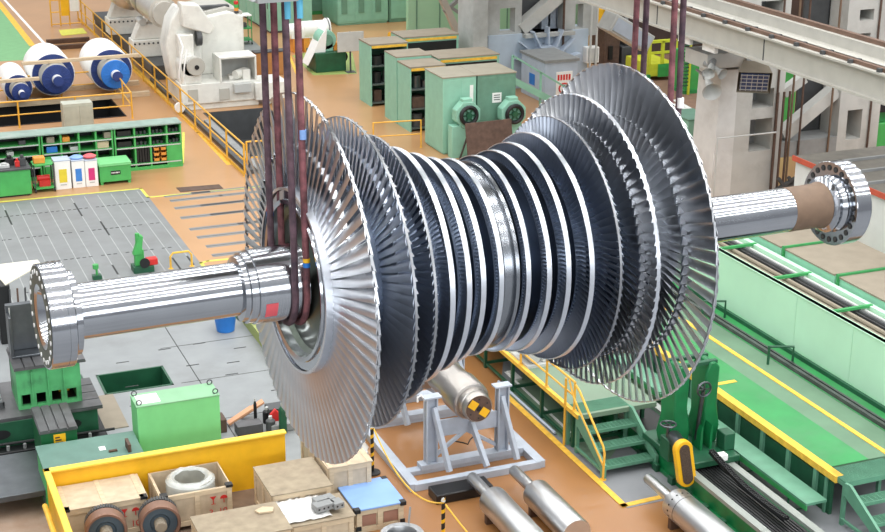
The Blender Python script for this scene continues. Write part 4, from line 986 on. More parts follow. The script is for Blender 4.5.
# twin rail on the platform with small hurdles
a = G(*S7(265,205), ZP); 
mb = MB(); mb.box(18.66, 20.6, ZP, 18.74, 40, ZP+.09); mb.box(18.80, 20.6, ZP, 18.86, 40, ZP+.08); o = mb.build('floor_rail', K['iron'], smooth=False); tag(o, 'twin bare steel rail along the green platform, beside the pale wall', 'rail')
for px, lb in ((S7(300,205),'near the blade tips'),(S7(540,370),'near the middle of the pale wall')):
    p = G(*px, ZP); T = thing('pipe_hurdle', 'small dark green pipe hurdle on the platform, '+lb, 'hurdle', (p.x,p.y,ZP), 0, 'pipe hurdles on the platform')
    mb = MB(); mb.tube([(0,0,0),(0,0,.42),(-.5,.2,.42)],.03,8); mb.build('bent_pipe', K['dgreen'], T); mb = MB(); mb.cyl((-.5,.2,0),(-.5,.2,.44),.03,8); mb.build('post', K['dgreen'], T)
mb = MB(); mb.box(XW-.22, 20.6, ZP, XW-.14, 40, ZP+.1); o = mb.build('pipe_run', K['dgreen']); tag(o, 'dark green pipe at the foot of the pale green wall', 'pipe')
# pale green wall panels
ZW = 2.23; ys = [19.6, G(*S7(785,430), ZP).y, G(*S7(590,310), ZP).y, 29.62, 36]
for k in range(4):
    y0, y1 = ys[k], ys[k+1]
    T = thing('wall_panel', 'pale green wall panel beside the platform, '+('at the right picture edge','middle one','broad one right of the blade tips','furthest back behind the last blades')[k], 'panel', (XW, (y0+y1)/2, ZP), 0, 'pale green wall panels'); L_ = (y1-y0)/2-.006
    mb = MB(); mb.box(0,-L_,0,.12,L_,ZW-ZP); mb.build('sheet', K['pale'], T)
    mb = MB(); mb.box(-.015,-L_,ZW-ZP-.03,.14,L_,ZW-ZP); mb.build('edge_strip', K['applegr'] if k < 0 else K['pale'], T)
# cable deck behind the wall
mb = MB(); ZD = 1.95
mb = MB(); mb.box(XW+.14, 19.6, ZP, 20.85, 40, ZD); struct('floor_deck', mb, mat('deck_tan', (172,166,150), .7, var=.08, dirt=(120,116,108), dirt_amt=.6))
for k, (x, m_, r, lb) in enumerate(((19.72,'dgrey',.035,'thin dark pipe nearest the pale wall'),(19.85,'rust',.03,'rusty pipe second from the pale wall'),(20.1,'tan',.05,'tan pipe in the middle of the cable deck'),(20.28,'black',.04,'black cable in the middle of the deck'),(20.42,'dgrey',.05,'dark pipe right of the black cable'),(20.56,'lgrey',.04,'light grey pipe close to the containers'))):
    mb = MB(); mb.cyl((0,-9,0),(0,8,0),r,8); o = mb.build('pipe', K[m_], loc=(x,29,ZD+r)); tag(o, lb+' on the cable deck', 'pipe', 'pipes on the cable deck')
mb = MB(); mb.box(20.66,19.6,ZD,20.8,40,ZD+.14); struct('trim_17', mb, K['pale'])
for k in range(4):
    y = 23.2+k*2.3; T = thing('pipe_support', 'green pipe support %s on the cable deck' % ('at the right edge','second from the right edge','third from the right edge','furthest left')[k], 'bracket', (19.55,y,ZD), 0, 'green pipe supports'); mb = MB(); mb.box(0,-.04,.1,1.2,.04,.16); mb.build('cross_bar', K['green'], T)
    for xx in (0,1.14):
        mb = MB(); mb.box(xx,-.04,0,xx+.06,.04,.1); mb.build('foot', K['green'], T)
# containers: mint sides and tan tops
XC_ = 20.9; ZC_ = None
lo, hi = ZP, 5
for _ in range(40):
    m_ = (lo+hi)/2
    if G(834.5, 274, m_).x > XC_: lo = m_
    else: hi = m_
ZC_ = lo
for k, (pa_, pb_, lb) in enumerate(((S6(869,545),S7(700,95),'mint container with a tan lid at the right picture edge below the coupling'),(S7(690,85),S6(512,408),'mint container with a tan lid under the right coupling'),(S6(505,403),S6(380,330),'mint container with a tan lid furthest left, below the shaft'))):
    y0 = 23.2 if k == 0 else GX(*pa_, XC_).y; y1 = GX(*pb_, XC_).y; y1 = min(y1, 37)
    if y1 < y0: y0, y1 = y1, y0
    T = thing('machine_container', lb, 'container', (XC_, y0+.03, 0), 0, 'mint containers'); L_ = y1-y0-.06; wC = 2.0
    mb = MB(); mb.box(0,0,0,wC,L_,ZC_-.04); mb.build('body', mat('container_mint', (148,206,178), .55, var=.04), T, bevel=.01)
    mb = MB(); mb.box(-.02,0,ZC_-.04,wC,L_,ZC_); mb.build('lid', K['tan'], T)
    mb = MB(); mb.bar((-.03,L_+.0,ZC_-.5),(-.03,L_,ZC_+.06),.06); mb.bar((-.03,L_,ZC_+.03),(wC,L_,ZC_+.03),.05); mb.build('corner_frame', K['green'], T)
# white prefab building with red roof edge
XR = 24.45; 
T = thing('white_cabin', 'white prefabricated cabin with a grey slatted roof and red roof edge behind the right coupling', 'cabin', (XR, 20, 0))
mb = MB(); mb.box(0,0,0,9,13.86,2.9); mb.build('wall', mat('cabin_white', (222,222,218), .6, var=.03), T)
mb = MB(); mb.box(-.06,-.05,2.9,9,13.92,3.0); mb.build('roof', mat('cabin_roof', (112,108,100), .75, var=.1, dirt=(86,84,80), dirt_amt=.6), T)
mb = MB(); mb.box(-.09,-.05,2.88,-.06,13.92,3.03); mb.build('roof_edge', mat('roof_edge_red', (196,88,66), .6), T)
for k in range(6):
    mb = MB(); mb.box(-.02,1.5+k*2.0,0,0,1.53+k*2.0,2.9); mb.build('panel_joint', K['grey'], T)
for k in range(13):
    mb = MB(); mb.box(.05,.6+k*1.02,3.0,8.9,.68+k*1.02,3.07); mb.build('roof_batten', K['grey'], T)
for k, (x, y) in enumerate(((2.2,11.2),(3.6,9.6),(4.8,12.0))):
    mb = MB(); mb.cyl((-1.2,-.4,0),(1.2,.4,0),.06,8); o = mb.build('roof_pipe', K['dgrey'], loc=(XR+x,20+y,3.135)); tag(o, 'dark pipe lying on the cabin roof, '+('nearest the red edge','in the middle','furthest back')[k], 'pipe')
# light green thing at the right edge
a = GY(*S6(818,60), 40); T = thing('green_machine', 'bright green machine at the right edge above the cabin roof', 'machine', (a.x, 40, 0)); mb = MB(); mb.box(0,0,0,4,3,GY(*S5(840,440),40).z); mb.build('body', K['bright'], T, bevel=.02); mb = MB(); mb.box(.2,-.05,2.2,1.4,0,3.4); mb.build('window', K['glass_d'], T); mb = MB(); mb.box(.0,.2,GY(*S5(840,440),40).z,3.8,2.8,GY(*S5(840,375),40).z); mb.build('upper_housing', K['green'], T, bevel=.02)
# portal frame: pedestal, columns, braces
YC = 39.6
g0 = GY(708,190,YC); g1 = GY(735,190,YC); zped = GY(708,72,YC).z
pedm = mat('pedestal_white_grey', (208,208,206), .55, var=.04, dirt=(180,178,174), dirt_amt=.5)
xl = GY(733,150,YC).x
mb = MB(); mb.prism([(xl-.75,YC,0),(xl,YC,0),(xl,YC,zped),(xl-.6,YC,zped)],(0,1.3,0)); struct('trim_18', mb, pedm)
x1c = GY(783,110,YC).x
holed('wall_portal', xl, x1c, 0, 12, YC, 1.0, [hole(S5(402,318), S5(472,378), YC), hole(S5(392,425), S5(462,530), YC), hole(S5(432,5), S5(508,40), YC)], K['colgrey'])
mb = MB(); mb.box(xl, YC+.95, 0, x1c, YC+1.0, 12); struct('trim_19', mb, K['grey'])
x2, x3 = GY(*S5(705,420), YC).x, GY(*S5(822,420), YC).x
holed('wall_portal', x2, x3+.3, 0, 12, YC, 1.0, [hole(S5(738,392), S5(780,490), YC), hole(S5(782,35), S5(828,70), YC), hole(S5(775,120), S5(815,150), YC)], K['colgrey'])
mb = MB(); mb.box(x2, YC+.95, 0, x3+.3, YC+1.0, 12); struct('trim_19', mb, K['dgrey'])
zd = GY(*S5(600,495), YC).z
mb = MB(); mb.box(x1c, YC, zd-.5, x2, YC+1.2, zd); struct('trim_20', mb, K['grey'])
a, b = GY(*S5(500,480), YC+.3), GY(*S5(690,320), YC+.3); mb = MB(); mb.bar((a.x,YC+.3,a.z),(b.x,YC+.3,b.z),.4,.4); struct('trim_21', mb, K['colgrey'])
a, b = GY(*S5(505,330), YC+.7), GY(*S5(580,275), YC+.7); mb = MB(); mb.bar((a.x,YC+.7,a.z),(b.x,YC+.7,b.z),.3,.3); struct('trim_22', mb, K['colgrey'])
mb = MB(); a = GY(*S5(585,300), YC+1); mb.box(x2-.95,YC+1.0,zd-.2,x2,YC+1.1,9); struct('trim_23', mb, K['dgrey'])
a = GY(*S5(520,440), 46); T = thing('green_press', 'bright green machine panel seen through the opening of the portal frame', 'machine', (a.x-.5, 47, 0)); b = GY(*S5(590,280), 46); mb = MB(); mb.box(0,0,0,b.x-a.x+.8,1.5,b.z+1); mb.build('body', K['bright'], T); mb = MB(); mb.box(0,-.05,2.2,b.x-a.x+.8,0,2.5); mb.box(0,-.05,3.4,b.x-a.x+.8,0,3.7); mb.build('dark_rib', K['black'], T)
for k, px in enumerate((486, 540, 575, 680, 820)):
    a = GY(*S5(px,420), YC-.12); mb = MB(); mb.cyl((0,0,0),(0,0,7.5+max(0,a.z-1.4)),.035,8); o = mb.build('conduit', K['rust'] if k % 2 == 0 else K['brown'], loc=(a.x,YC-.05,0)); tag(o, 'thin rusty conduit on the grey portal frame, '+('along the left column edge','in the opening, left one','in the opening, by the diagonal brace','left edge of the right column','right edge of the right column')[k], 'pipe')
T = thing('grey_railing', 'thin grey pipe rail at the foot of the grey pedestal', 'railing', (0,0,0)); a, b = GY(*S6(275,30), YC-.4), GY(*S6(480,45), YC-.4); mb = MB(); mb.tube([(a.x-.0,YC-.4,0),(a.x,YC-.4,a.z),(b.x,YC-.4,a.z)],.03,8); mb.build('tube', K['lgrey'], T)
for k, (px, lb) in enumerate(((505,'left'),(540,'right'))):
    a = GY(*S6(px,150), YC-.6); mb = MB(); mb.bar((-.5,0,0),(.5,0,.45+.2*k),.12); mb.bar((-.2,0,.5),(.3,0,-.1),.1); o = mb.build('steel_offcut', K['dgrey'], loc=(a.x,YC-.7,.2)); tag(o, 'dark crossed steel offcut in front of the portal frame, '+lb, 'offcut')
p = GY(*S6(460,135), YC-.2)
for k in range(3):
    mb = MB(); mb.cyl((0,0,0),(0,0,3.4),.04,8); o = mb.build('hose', K['rust'], loc=(p.x+k*.22,YC-.35,.0)); tag(o, 'rusty red pipe standing at the portal column, %s of three' % ('left','middle','right')[k], 'pipe', 'rusty pipes at the portal column')
# crane runway girder
XG = 24.6; 
z0 = None
lo, hi = 2, 9
for _ in range(40):
    m_ = (lo+hi)/2
    if G(885, 104, m_).x > XG: lo = m_
    else: hi = m_
zg = lo; zt_ = GX(885,73,XG).z
T = thing('crane_girder', 'long cream crane runway girder crossing the upper right corner', 'girder', (XG, 40, zg)); hG = zt_-zg
mb = MB(); mb.box(0,-24,0,.5,26,hG); mb.build('web_plate', K['cream'], T)
mb = MB(); mb.box(-.12,-24,0,.5,26,.06); mb.build('bottom_flange', K['cream'], T)
mb = MB(); mb.box(-.15,-24,hG-.06,1.5,26,hG); mb.build('top_flange', K['cream'], T)
mb = MB(); mb.box(.0,-24,hG,.12,26,hG+.1); mb.build('crane_rail', mat('rail_brown', (122,98,84), .55, .3, var=.1), T)
mb = MB(); mb.box(.95,-24,hG,1.5,26,hG+.30); mb.build('side_ledge', K['cream'], T)
mb = MB(); mb.box(1.1,-24,hG+.30,1.25,26,hG+.42); mb.build('crane_rail', mat('rail_brown_b', (122,98,84), .55, .3, var=.1), T)
for k in range(36):
    y = -20+k*1.2
    for xx in (-.07, .2):
        mb = MB(); mb.cb((xx,y,hG+.05),(.1,.12,.1)); mb.build('rail_clip', K['dgrey'], T)
for k in range(8):
    mb = MB(); mb.box(-.012,-22+k*6,.06,0,-21.96+k*6,hG-.06); mb.build('joint', K['dgrey'], T)
# brackets
for k, (a_, b_, lb) in enumerate(((S5(158,125),S5(188,188),'left'),(S5(245,155),S5(282,222),'right'))):
    q_ = GX(*a_, XG+.2); r_ = GX(*b_, XG+.2)
    T2 = thing('girder_bracket', 'white steel bracket under the crane girder, %s of two' % lb, 'bracket', (XG, q_.y-.3, zg+.02)); h_ = q_.z-r_.z-.2
    mb = MB(); mb.box(0,-.35,-h_,.12,.35,0); mb.build('face_plate', K['wht'], T2); mb = MB(); mb.box(.12,-.3,-h_,1.4,-.24,0); mb.box(.12,.24,-h_,1.4,.3,0); mb.build('side_plate', K['grey'], T2)
mb = MB(); mb.box(XG+.3, YC-.2, zg-.9, xl+.8, YC+1.1, zg-.45); struct('trim_24', mb, K['colgrey'])
# flood light and horns on the frame
c = GY(*S5(405,265), YC-1.4)
T = thing('flood_light', 'square hall flood light with a blue lamp grid on the grey column', 'flood light', (c.x, YC-1.4, c.z))
Mx = Matrix.Rotation(radians(-30), 4, 'Z') @ Matrix.Rotation(radians(32), 4, 'X')
mb = MB(); mb.add([(-.5,-.35,-.42),(.5,-.35,-.42),(.5,-.35,.42),(-.5,-.35,.42),(-.34,.3,-.28),(.34,.3,-.28),(.34,.3,.28),(-.34,.3,.28)], [(4,5,6,7),(0,1,5,4),(1,2,6,5),(2,3,7,6),(3,0,4,7)], Mx); mb.build('hood', K['tan'], T)
mb = MB(); mb.box(-.42,-.34,-.34,.42,-.30,.34, Mx); f_ = mb.build('lamp_grid', mat('lamp_blue', (70,84,120), .25, var=.2, scale=9), T)
mb = MB()
for k in range(6): mb.box(-.4+k*.16,-.36,-.34,-.385+k*.16,-.34,.34, Mx)
for k in range(5): mb.box(-.42,-.36,-.3+k*.15,.42,-.34,-.285+k*.15, Mx)
mb.build('grid_bars', K['lgrey'], f_)
mb = MB(); mb.bar((0,.2,0),(.6,1.3,.3),.12); mb.build('arm', K['grey'], T)
for k, (px, ln, rr, dr, lb) in enumerate(((S5(245,260),.5,.18,(-.5,-.6,-.25),'upper left horn speaker on the pedestal'),(S5(292,262),.5,.18,(.2,-.8,-.25),'upper right horn speaker on the pedestal'),(S5(255,325),.8,.30,(-.3,-.9,-.35),'lowest and largest horn speaker on the pedestal'))):
    c = GY(*px, YC-.7); d = V3(dr).normalized()
    T = thing('horn_speaker', lb, 'speaker', c, 0, 'horn speakers on the pedestal')
    mb = MB(); mb.lathe(-d*ln, d, [(0,.08),(ln*.3,.1),(ln*.7,rr*.5),(ln,rr*.95),(ln+.02,rr),(ln-.03,rr*.9),(ln*.7,rr*.4),(ln*.5,.02)], 24); mb.build('bell', K['lgrey'], T); mb = MB(); mb.cyl(-d*(ln+.25), -d*ln, .12, 16); mb.bar(-d*ln, -d*ln+V3((.3,1.1,0)), .06); mb.build('driver', K['grey'], T)
# brown far floor, white road marks, green and yellow platforms
slab([S1(530,180),S1(560,10),S1(870,60),S1(900,520),S1(800,440)], 0, .006, mat('far_brown_floor', (140,108,92), .6, var=.1), 'floor')
line([S5(120,370),S5(215,405)], .2, K['wht'], z=.006); line([S5(125,355),S5(190,392)], .2, K['wht'], z=.006); line([S5(215,395),S5(120,408)], .2, K['wht'], z=.006)
def skel(T, w, d, h, m_, n=2):
    for xx in (0, w):
        for yy in (0, d):
            mb = MB(); mb.bar((xx,yy,0),(xx,yy,h),.14); mb.build('post', m_, T)
Yg = 55.6
a = GY(*S1(692,255), Yg); b = GY(*S1(785,140), Yg)
T = thing('lime_platform', 'lime yellow service platform with guard rail beyond the right slings', 'platform', (a.x, Yg, 0)); w = b.x-a.x; zb = GY(*S1(692,215), Yg).z; zr = GY(*S1(692,140), Yg).z
limem = mat('lime_paint', (206,212,60), .5, var=.08)
mb = MB(); mb.box(0,0,GY(*S1(692,255),Yg).z,w,2,zb); mb.build('deck_box', limem, T); skel(T, w, 2, max(.3,a.z), K['green'])
mb = MB(); mb.bar((0,0,zr),(w,0,zr),.12); mb.bar((0,0,(zr+zb)/2),(w,0,(zr+zb)/2),.1); mb.bar((0,0,zb),(0,0,zr),.12); mb.bar((w*.5,0,zb),(w*.5,0,zr),.12); mb.bar((w,0,zb),(w,0,zr),.12); mb.build('guard_rail', limem, T)
mb = MB(); mb.box(w*.35,-.05,GY(*S1(692,258),Yg).z,w,0,zb*.98); mb.build('green_skirt', K['bright'], T)
a = GY(*S1(795,310), 52.9); b = GY(*S1(820,310), 52.9); h = GY(*S1(800,110), 52.9).z
T = thing('access_ladder', 'olive ladder standing between the lime platform and the green column', 'ladder', (a.x, 52.8, 0)); w = b.x-a.x
for xx in (0,w):
    mb = MB(); mb.bar((xx,0,0),(xx,0,h),.08); mb.build('stile', K['olive'] if 'olive' in K else limem, T)
for k in range(14):
    mb = MB(); mb.cyl((0,0,.4+k*(h-.6)/13),(w,0,.4+k*(h-.6)/13),.03,8); mb.build('rung', K['dgreen'], T)
a = GY(*S1(822,315), 52.8); T = thing('green_column', 'bright green machine column right of the ladder', 'column', (a.x, 53.0, 0)); w = .75; h = GY(*S1(822,175), 53).z
mb = MB(); mb.box(0,0,0,w,1,h); mb.build('column_body', K['bright'], T, bevel=.02); mb = MB(); mb.box(-.1,-.1,0,w+.1,1.1,.15); mb.build('foot', K['green'], T)
a = GY(*S1(850,270), 53.4); T = thing('green_carriage', 'bright green carriage box with a guard rail at the grey pedestal', 'carriage', (a.x+.1, 53.4, 0)); zt2 = GY(*S1(850,230), 53.4).z
mb = MB(); mb.box(0,0,a.z,3,1.5,zt2); mb.build('box', K['bright'], T, bevel=.02)
skel(T, 3, 1.5, a.z, K['green'])
mb = MB(); mb.box(-.3,.2,zt2-.1,.3,1.2,GY(*S1(850,180),53.4).z); mb.build('tower', K['bright'], T)
mb = MB(); mb.bar((.3,0,zt2+.9),(3,0,zt2+.9),.08); mb.bar((1.2,0,zt2),(1.2,0,zt2+.9),.08); mb.bar((3,0,zt2),(3,0,zt2+.9),.08); mb.build('guard_rail', limem, T)
a = G(*S1(835,325)); T = thing('steel_table', 'low dark steel bench on the brown floor by the green column', 'table', (a.x+.3, a.y-1.4, 0)); mb = MB(); mb.box(0,0,.7,1.8,1.0,.8); mb.build('top', K['dgrey'], T)
for xx in (.06,1.74):
    for yy in (.06,.94):
        mb = MB(); mb.bar((xx,yy,0),(xx,yy,.7),.08); mb.build('leg', K['black'], T)
a = GY(*S1(600,130), 58); b = GY(*S1(585,90), 58)
T = thing('tilted_panel', 'tilted pale grey box lamp hanging in the dark bay left of the slings', 'lamp', GY(*S1(618,105), 50)); Mx = Matrix.Rotation(radians(30),4,'Y')
mb = MB(); mb.box(-.95,-.5,-.35,.95,.5,.35, Mx); mb.build('housing', K['lgrey'], T, bevel=.03); mb = MB(); mb.box(-.85,-.54,-.25,.85,-.5,.25, Mx); mb.build('glass', K['blgrey'], T); mb = MB(); mb.bar((0,0,.3),(0,0,6),.1); mb.build('hanger', K['grey'], T)
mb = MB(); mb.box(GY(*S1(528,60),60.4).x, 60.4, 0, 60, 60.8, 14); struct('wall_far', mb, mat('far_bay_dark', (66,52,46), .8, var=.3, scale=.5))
# dark machine silhouettes in the far bay
for k, (px0, px1, y0, y1, m_, lb) in enumerate(((S1(545,180),S1(600,100),0,0,'rust','brown machine block in the dark bay, left'),(S1(605,170),S1(690,150),0,0,'dgrey','dark grey machine block in the bay behind the slings'))):
    a = GY(*px0, 58.6); b = GY(*px1, 58.6); T = thing('dark_machine', lb, 'machine', (a.x, 58.6, 0)); mb = MB(); mb.box(0,0,0,b.x-a.x,1.2,b.z); mb.box((b.x-a.x)*.2,.2,b.z,(b.x-a.x)*.7,1.3,b.z+.6); mb.build('body', K[m_], T, bevel=.03); mb = MB(); mb.box(.2,-.1,.4,(b.x-a.x)*.5,0,b.z*.6); mb.build('panel', K['black'], T)
for k, px in enumerate((535, 548)):
    a = GY(*S1(px,55), 59); T = thing('yellow_hook_block', 'small yellow hook block in the dark bay, %s' % ('left','right')[k], 'hook block', a); mb = MB(); mb.box(-.25,-.2,-.4,.25,.2,.4); mb.build('block', K['yellow'], T, bevel=.05); mb = MB(); mb.cyl((0,0,.4),(0,0,9),.03,6); mb.build('rope', K['dgrey'], T)
# mint box near the blade tips
p = GY(*S5(175,530), 50); a = G(*S5(230,532)); 
Yx = 43.4; l_, r_ = GY(*S5(172,430), Yx), GY(*S5(236,425), Yx)
T = thing('mint_box', 'mint box standing left of the grey pedestal, behind the blade tips', 'cabinet', (l_.x, Yx, 0)); mb = MB(); mb.box(0,0,0,r_.x-l_.x+.3,1.4,l_.z); mb.build('body', K['mint'], T, bevel=.02); mb = MB(); mb.box(-.02,-.02,l_.z,r_.x-l_.x+.32,1.42,l_.z+.05); mb.build('lid', K['mint_d'], T)
mb = MB(); mb.box(.5,-.03,l_.z-.5,.9,0,l_.z-.4); mb.build('handle', K['black'], T)
# ------------------------------------------------------------------ front: platform and stairs, bed, machine
XL0 = 13.29
mb = MB(); mb.box(XL0, 25.0, ZP-.1, 15.1, 36, ZP); struct('floor_platform', mb, M_sage)
mb = MB(); mb.box(XL0-.03, 25.0, ZP-.08, XL0+.06, 36, ZP+.012); struct('trim_13', mb, K['yline'])
mb = MB(); mb.box(XL0-.3, 26.2, ZP-.02, XL0-.28, 26.22, ZP)
for k in range(6):
    y = 25.4+k*1.5; mb = MB(); mb.bar((XL0+.1,y,0),(XL0+.1,y,ZP-.1),.07); mb.bar((15.0,y,0),(15.0,y,ZP-.1),.07); mb.bar((XL0+.1,y,.12),(15.0,y,.12),.06); mb.bar((XL0+.1,y,.12),(XL0+.1,y+1.4,.12),.05); struct('trim_25', mb, K['dgreen'])
T = thing('platform_railing', 'yellow railing along the left platform edge, ending at the green stairs', 'railing', (0,0,0))
rail_path(T, [(XL0+.02, 33, ZP+.012), (XL0+.02, 25.25, ZP+.012)], .62, K['rail'], 1.35, .025)
p = G(*S3(320,345), ZP); T = thing('grey_pump', 'small pale grey pump unit on the left platform below the rotor', 'pump', (p.x,p.y+.2,ZP)); mb = MB(); mb.box(-.3,-.4,0,.4,.5,.06); mb.build('base_plate', K['lgrey'], T); mb = MB(); mb.cyl((-.1,-.35,.22),(-.1,.3,.22),.14,16); mb.box(.1,-.3,.06,.35,.3,.25); mb.build('body', K['lgrey'], T, bevel=.02)
# stairs
def stairs(label, x0, x1, ytop, ybot, n, name='steel_stairs', rail=None, landing=.5):
    T = thing(name, label, 'stairs', (x0, ytop, 0)); w = x1-x0; L_ = ytop-ybot
    for xx in (0, w):
        mb = MB(); mb.prism([(xx-.03,.0,ZP),(xx-.03,-.16,ZP+.02),(xx-.03,-L_,.30),(xx-.03,-L_,0),(xx-.03,-L_+.14,0),(xx-.03,-L_+.14,.18),(xx-.03,0,ZP-.24)],(.06,0,0)); mb.build('stringer', K['steelgr'], T)
    for k in range(n):
        z = ZP*(1-(k+1)/(n+1)); y = -L_*(k+.75)/(n+.4); 
        mb = MB(); mb.box(.03,y-.14,z-.05,w-.03,y+.14,z-.04); 
        for q in range(9): mb.box(.03,y-.14+q*.033,z-.04,w-.03,y-.132+q*.033,z)
        for q in range(12): mb.box(.03+q*(w-.06)/12,y-.13,z-.03,.04+q*(w-.06)/12,y+.13,z-.004)
        mb.box(.03,y-.15,z-.07,w-.03,y-.14,z); mb.build('tread', K['steelgr'], T)
    mb = MB(); mb.box(0,0,ZP-.1,w,landing,ZP-.03); 
    for q in range(int(landing/.035)): mb.box(0,q*.035,ZP-.03,w,q*.035+.01,ZP+.012)
    mb.build('landing_grate', K['steelgr'], T)
    for xx in (.03, w-.03):
        for yy in (.04, landing-.04):
            mb = MB(); mb.bar((xx,yy,0),(xx,yy,ZP-.1),.07); mb.build('leg', K['steelgr'], T)
    mb = MB(); mb.bar((0,.04,.14),(0,-L_+.1,.14),.05); mb.build('tie_bar', K['steelgr'], T)
    if rail:
        mb = MB(); mb.tube([(-.04,.05,ZP+.62),(-.04,-.12,ZP+.56),(-.04,-L_+.05,.72),(-.04,-L_-.02,.6),(-.04,-L_,.0)],.025,8); mb.build('hand_rail', K['rail'], T)
        mb = MB(); mb.tube([(-.04,.35,ZP+.62),(-.04,.1,ZP+.3),(-.04,-L_+.0,.3)],.022,8); mb.build('knee_rail', K['rail'], T)
        mb = MB(); mb.cyl((-.04,-L_,0),(-.04,-L_,.02),.07,12); mb.build('foot_plate', K['rail'], T)
        mb = MB(); mb.cyl((-.06,.45,0),(-.06,.45,ZP+.62),.028,8); mb.build('rail_post', K['rail'], T)
a = G(*S4(465,78), ZP); b = G(*S4(652,52), ZP); f0 = G(603,480)
stairs('green grating stairs with a yellow handrail up to the left platform', a.x, a.x+1.18, a.y-.05, f0.y, 3, rail=True)
a = G(*S8(715,328), ZP)
stairs('green grating stairs in the lower right corner, cut by the picture edge', XP+.02, XP+1.3, 20.55, 19.2, 3, landing=.62)
# long low machine bed with black ribbed cover
xb0 = G(*S8(165,288), .45).x; xb1 = G(*S8(325,265), .45).x
T = thing('machine_bed', 'long low green machine bed with white ways and black ribbed covers', 'machine bed', (xb0, 20, 0)); w = xb1-xb0+.1; YB1 = 13.5
mb = MB(); mb.box(.0,-1,.08,w,YB1,.38); mb.box(-.05,-1,0,w+.05,YB1,.08); mb.build('base', K['deep'], T)
for x in (0, w-.16):
    mb = MB(); mb.box(x,-1,.38,x+.16,YB1,.46); mb.build('way', mat('way_grey', (150,156,150), .4, .2, var=.06) if x == 0 else bpy.data.materials['way_grey'], T)
mb = MB(); mb.box(.2,-1,.38,w-.2,YB1,.40)
for k in range(9): mb.box(.22+k*(w-.44)/9,-1,.40,.22+(k+.55)*(w-.44)/9,3.6,.425)
mb.build('ribbed_cover', K['black'], T)
for k in range(12):
    for x in (-.14, w+.06):
        mb = MB(); mb.box(x,-.6+k*.62,0,x+.09,-.42+k*.62,.16); mb.build('levelling_block', K['dgreen'], T, bevel=.01)
# carriage with two upright arms (roll steady)
cb = G(*C4(205,470), .5)
T = thing('steady_machine', 'deep green machine with two tall arms, hand wheels and yellow belt guard', 'machine', (xb0+w/2, cb.y, .46))
sx0 = -w/2
mb = MB(); mb.box(sx0-.1,-.55,0,w/2+.12,1.1,.14); mb.build('saddle', K['dgreen'], T, bevel=.02)
def arm(x0, x1, h, m_):
    mb = MB(); mb.prism([(x0,.15,.14),(x1,.15,.14),(x1+.05,.15,.5),(x1-.04,.15,1.0),(x1-.02,.15,h-.12),(x1-.12,.15,h),(x0+.1,.15,h),(x0,.15,h-.25),(x0+.04,.15,.7),(x0-.05,.15,.35)],(0,.55,0)); return mb.build('arm', m_, T, bevel=.03)
A1 = arm(sx0+.02, sx0+.38, 1.88, K['deep']); A2 = arm(w/2-.34, w/2+.0, 1.88, K['deep'])
mb = MB(); mb.box(sx0+.1,.2,1.82,w/2-.05,.3,1.90); mb.box(sx0+.1,.55,1.82,w/2-.05,.65,1.90); mb.build('top_tie', K['dgreen'], T, bevel=.01)
for x, z, r, y in ((.06,1.42,.15,-.02),(sx0-.2,.82,.15,-.05)):
    hz = z; mb = MB()
    if x > 0: pts = [(x+r*cos(k*pi/10), y, hz+r*sin(k*pi/10)) for k in range(20)]
    else: pts = [(x+r*cos(k*pi/10), y+r*sin(k*pi/10), hz) for k in range(20)]
    mb.tube(pts, .022, 8, True); 
    for k in range(4):
        q_ = pts[k*5]; mb.bar((x,y,hz), q_, .022)
    hw = mb.build('hand_wheel', K['steeld'], T)
    mb = MB(); mb.cyl((x,y,hz),(x,y+.2,hz) if x > 0 else (x,y,hz-.3),.035,10); mb.build('wheel_shaft', K['steeld'], hw)
mb = MB(); mb.cyl((.02,.1,.3),(.05,.0,1.38),.045,10); mb.build('screw', K['steeld'], T)
mb = MB(); mb.box(sx0-.28,-.25,.1,sx0-.0,.1,.55); mb.build('gear_housing', K['dgreen'], T, bevel=.02)
mb = MB(); mb.box(w/2-.1,-.3,.14,w/2+.15,.0,.5); mb.build('gear_housing', K['dgreen'], T, bevel=.02)
for x in (.0,.22):
    mb = MB(); mb.prism([(x,-.1,.14),(x+.05,-.1,.14),(x+.05,-.1,.62),(x+.03,-.1,.66),(x,-.1,.5)],(0,.3,0)); mb.build('rib', K['deep'], T)
# yellow oblong belt guard
mb = MB(); n = 12; bx0 = sx0-.26; poly = []
for k in range(n+1): poly.append((bx0+.19*cos(pi*k/n), -.78, .60+.19*sin(pi*k/n)))
for k in range(n+1): poly.append((bx0+.12-.19*cos(pi*k/n), -.78, -.02-.19*sin(pi*k/n)))
mb.prism(poly,(0,.14,0)); bg_ = mb.build('belt_guard', K['yellow'], T, bevel=.015)
mb = MB(); poly = []
for k in range(n+1): poly.append((bx0+.11*cos(pi*k/n), -.795, .60+.12*sin(pi*k/n)))
for k in range(n+1): poly.append((bx0+.12-.11*cos(pi*k/n), -.795, -.02-.12*sin(pi*k/n)))
mb.prism(poly,(0,.02,0)); mb.build('guard_mesh', mat('guard_mesh_brown', (78,62,50), .7, var=.3, scale=40), bg_)
mb = MB(); mb.lathe((bx0+.02,-.64,.58),(.25,1,0),[(0,.08),(.05,.14),(.5,.14),(.55,.12),(.62,.05)],20); mt_ = mb.build('electric_motor', K['steeld'], T)
mb = MB(); mb.box(w/2-.42,-.62,.1,w/2-.2,-.45,.24); mb.build('white_block', K['wht'], T, bevel=.02)
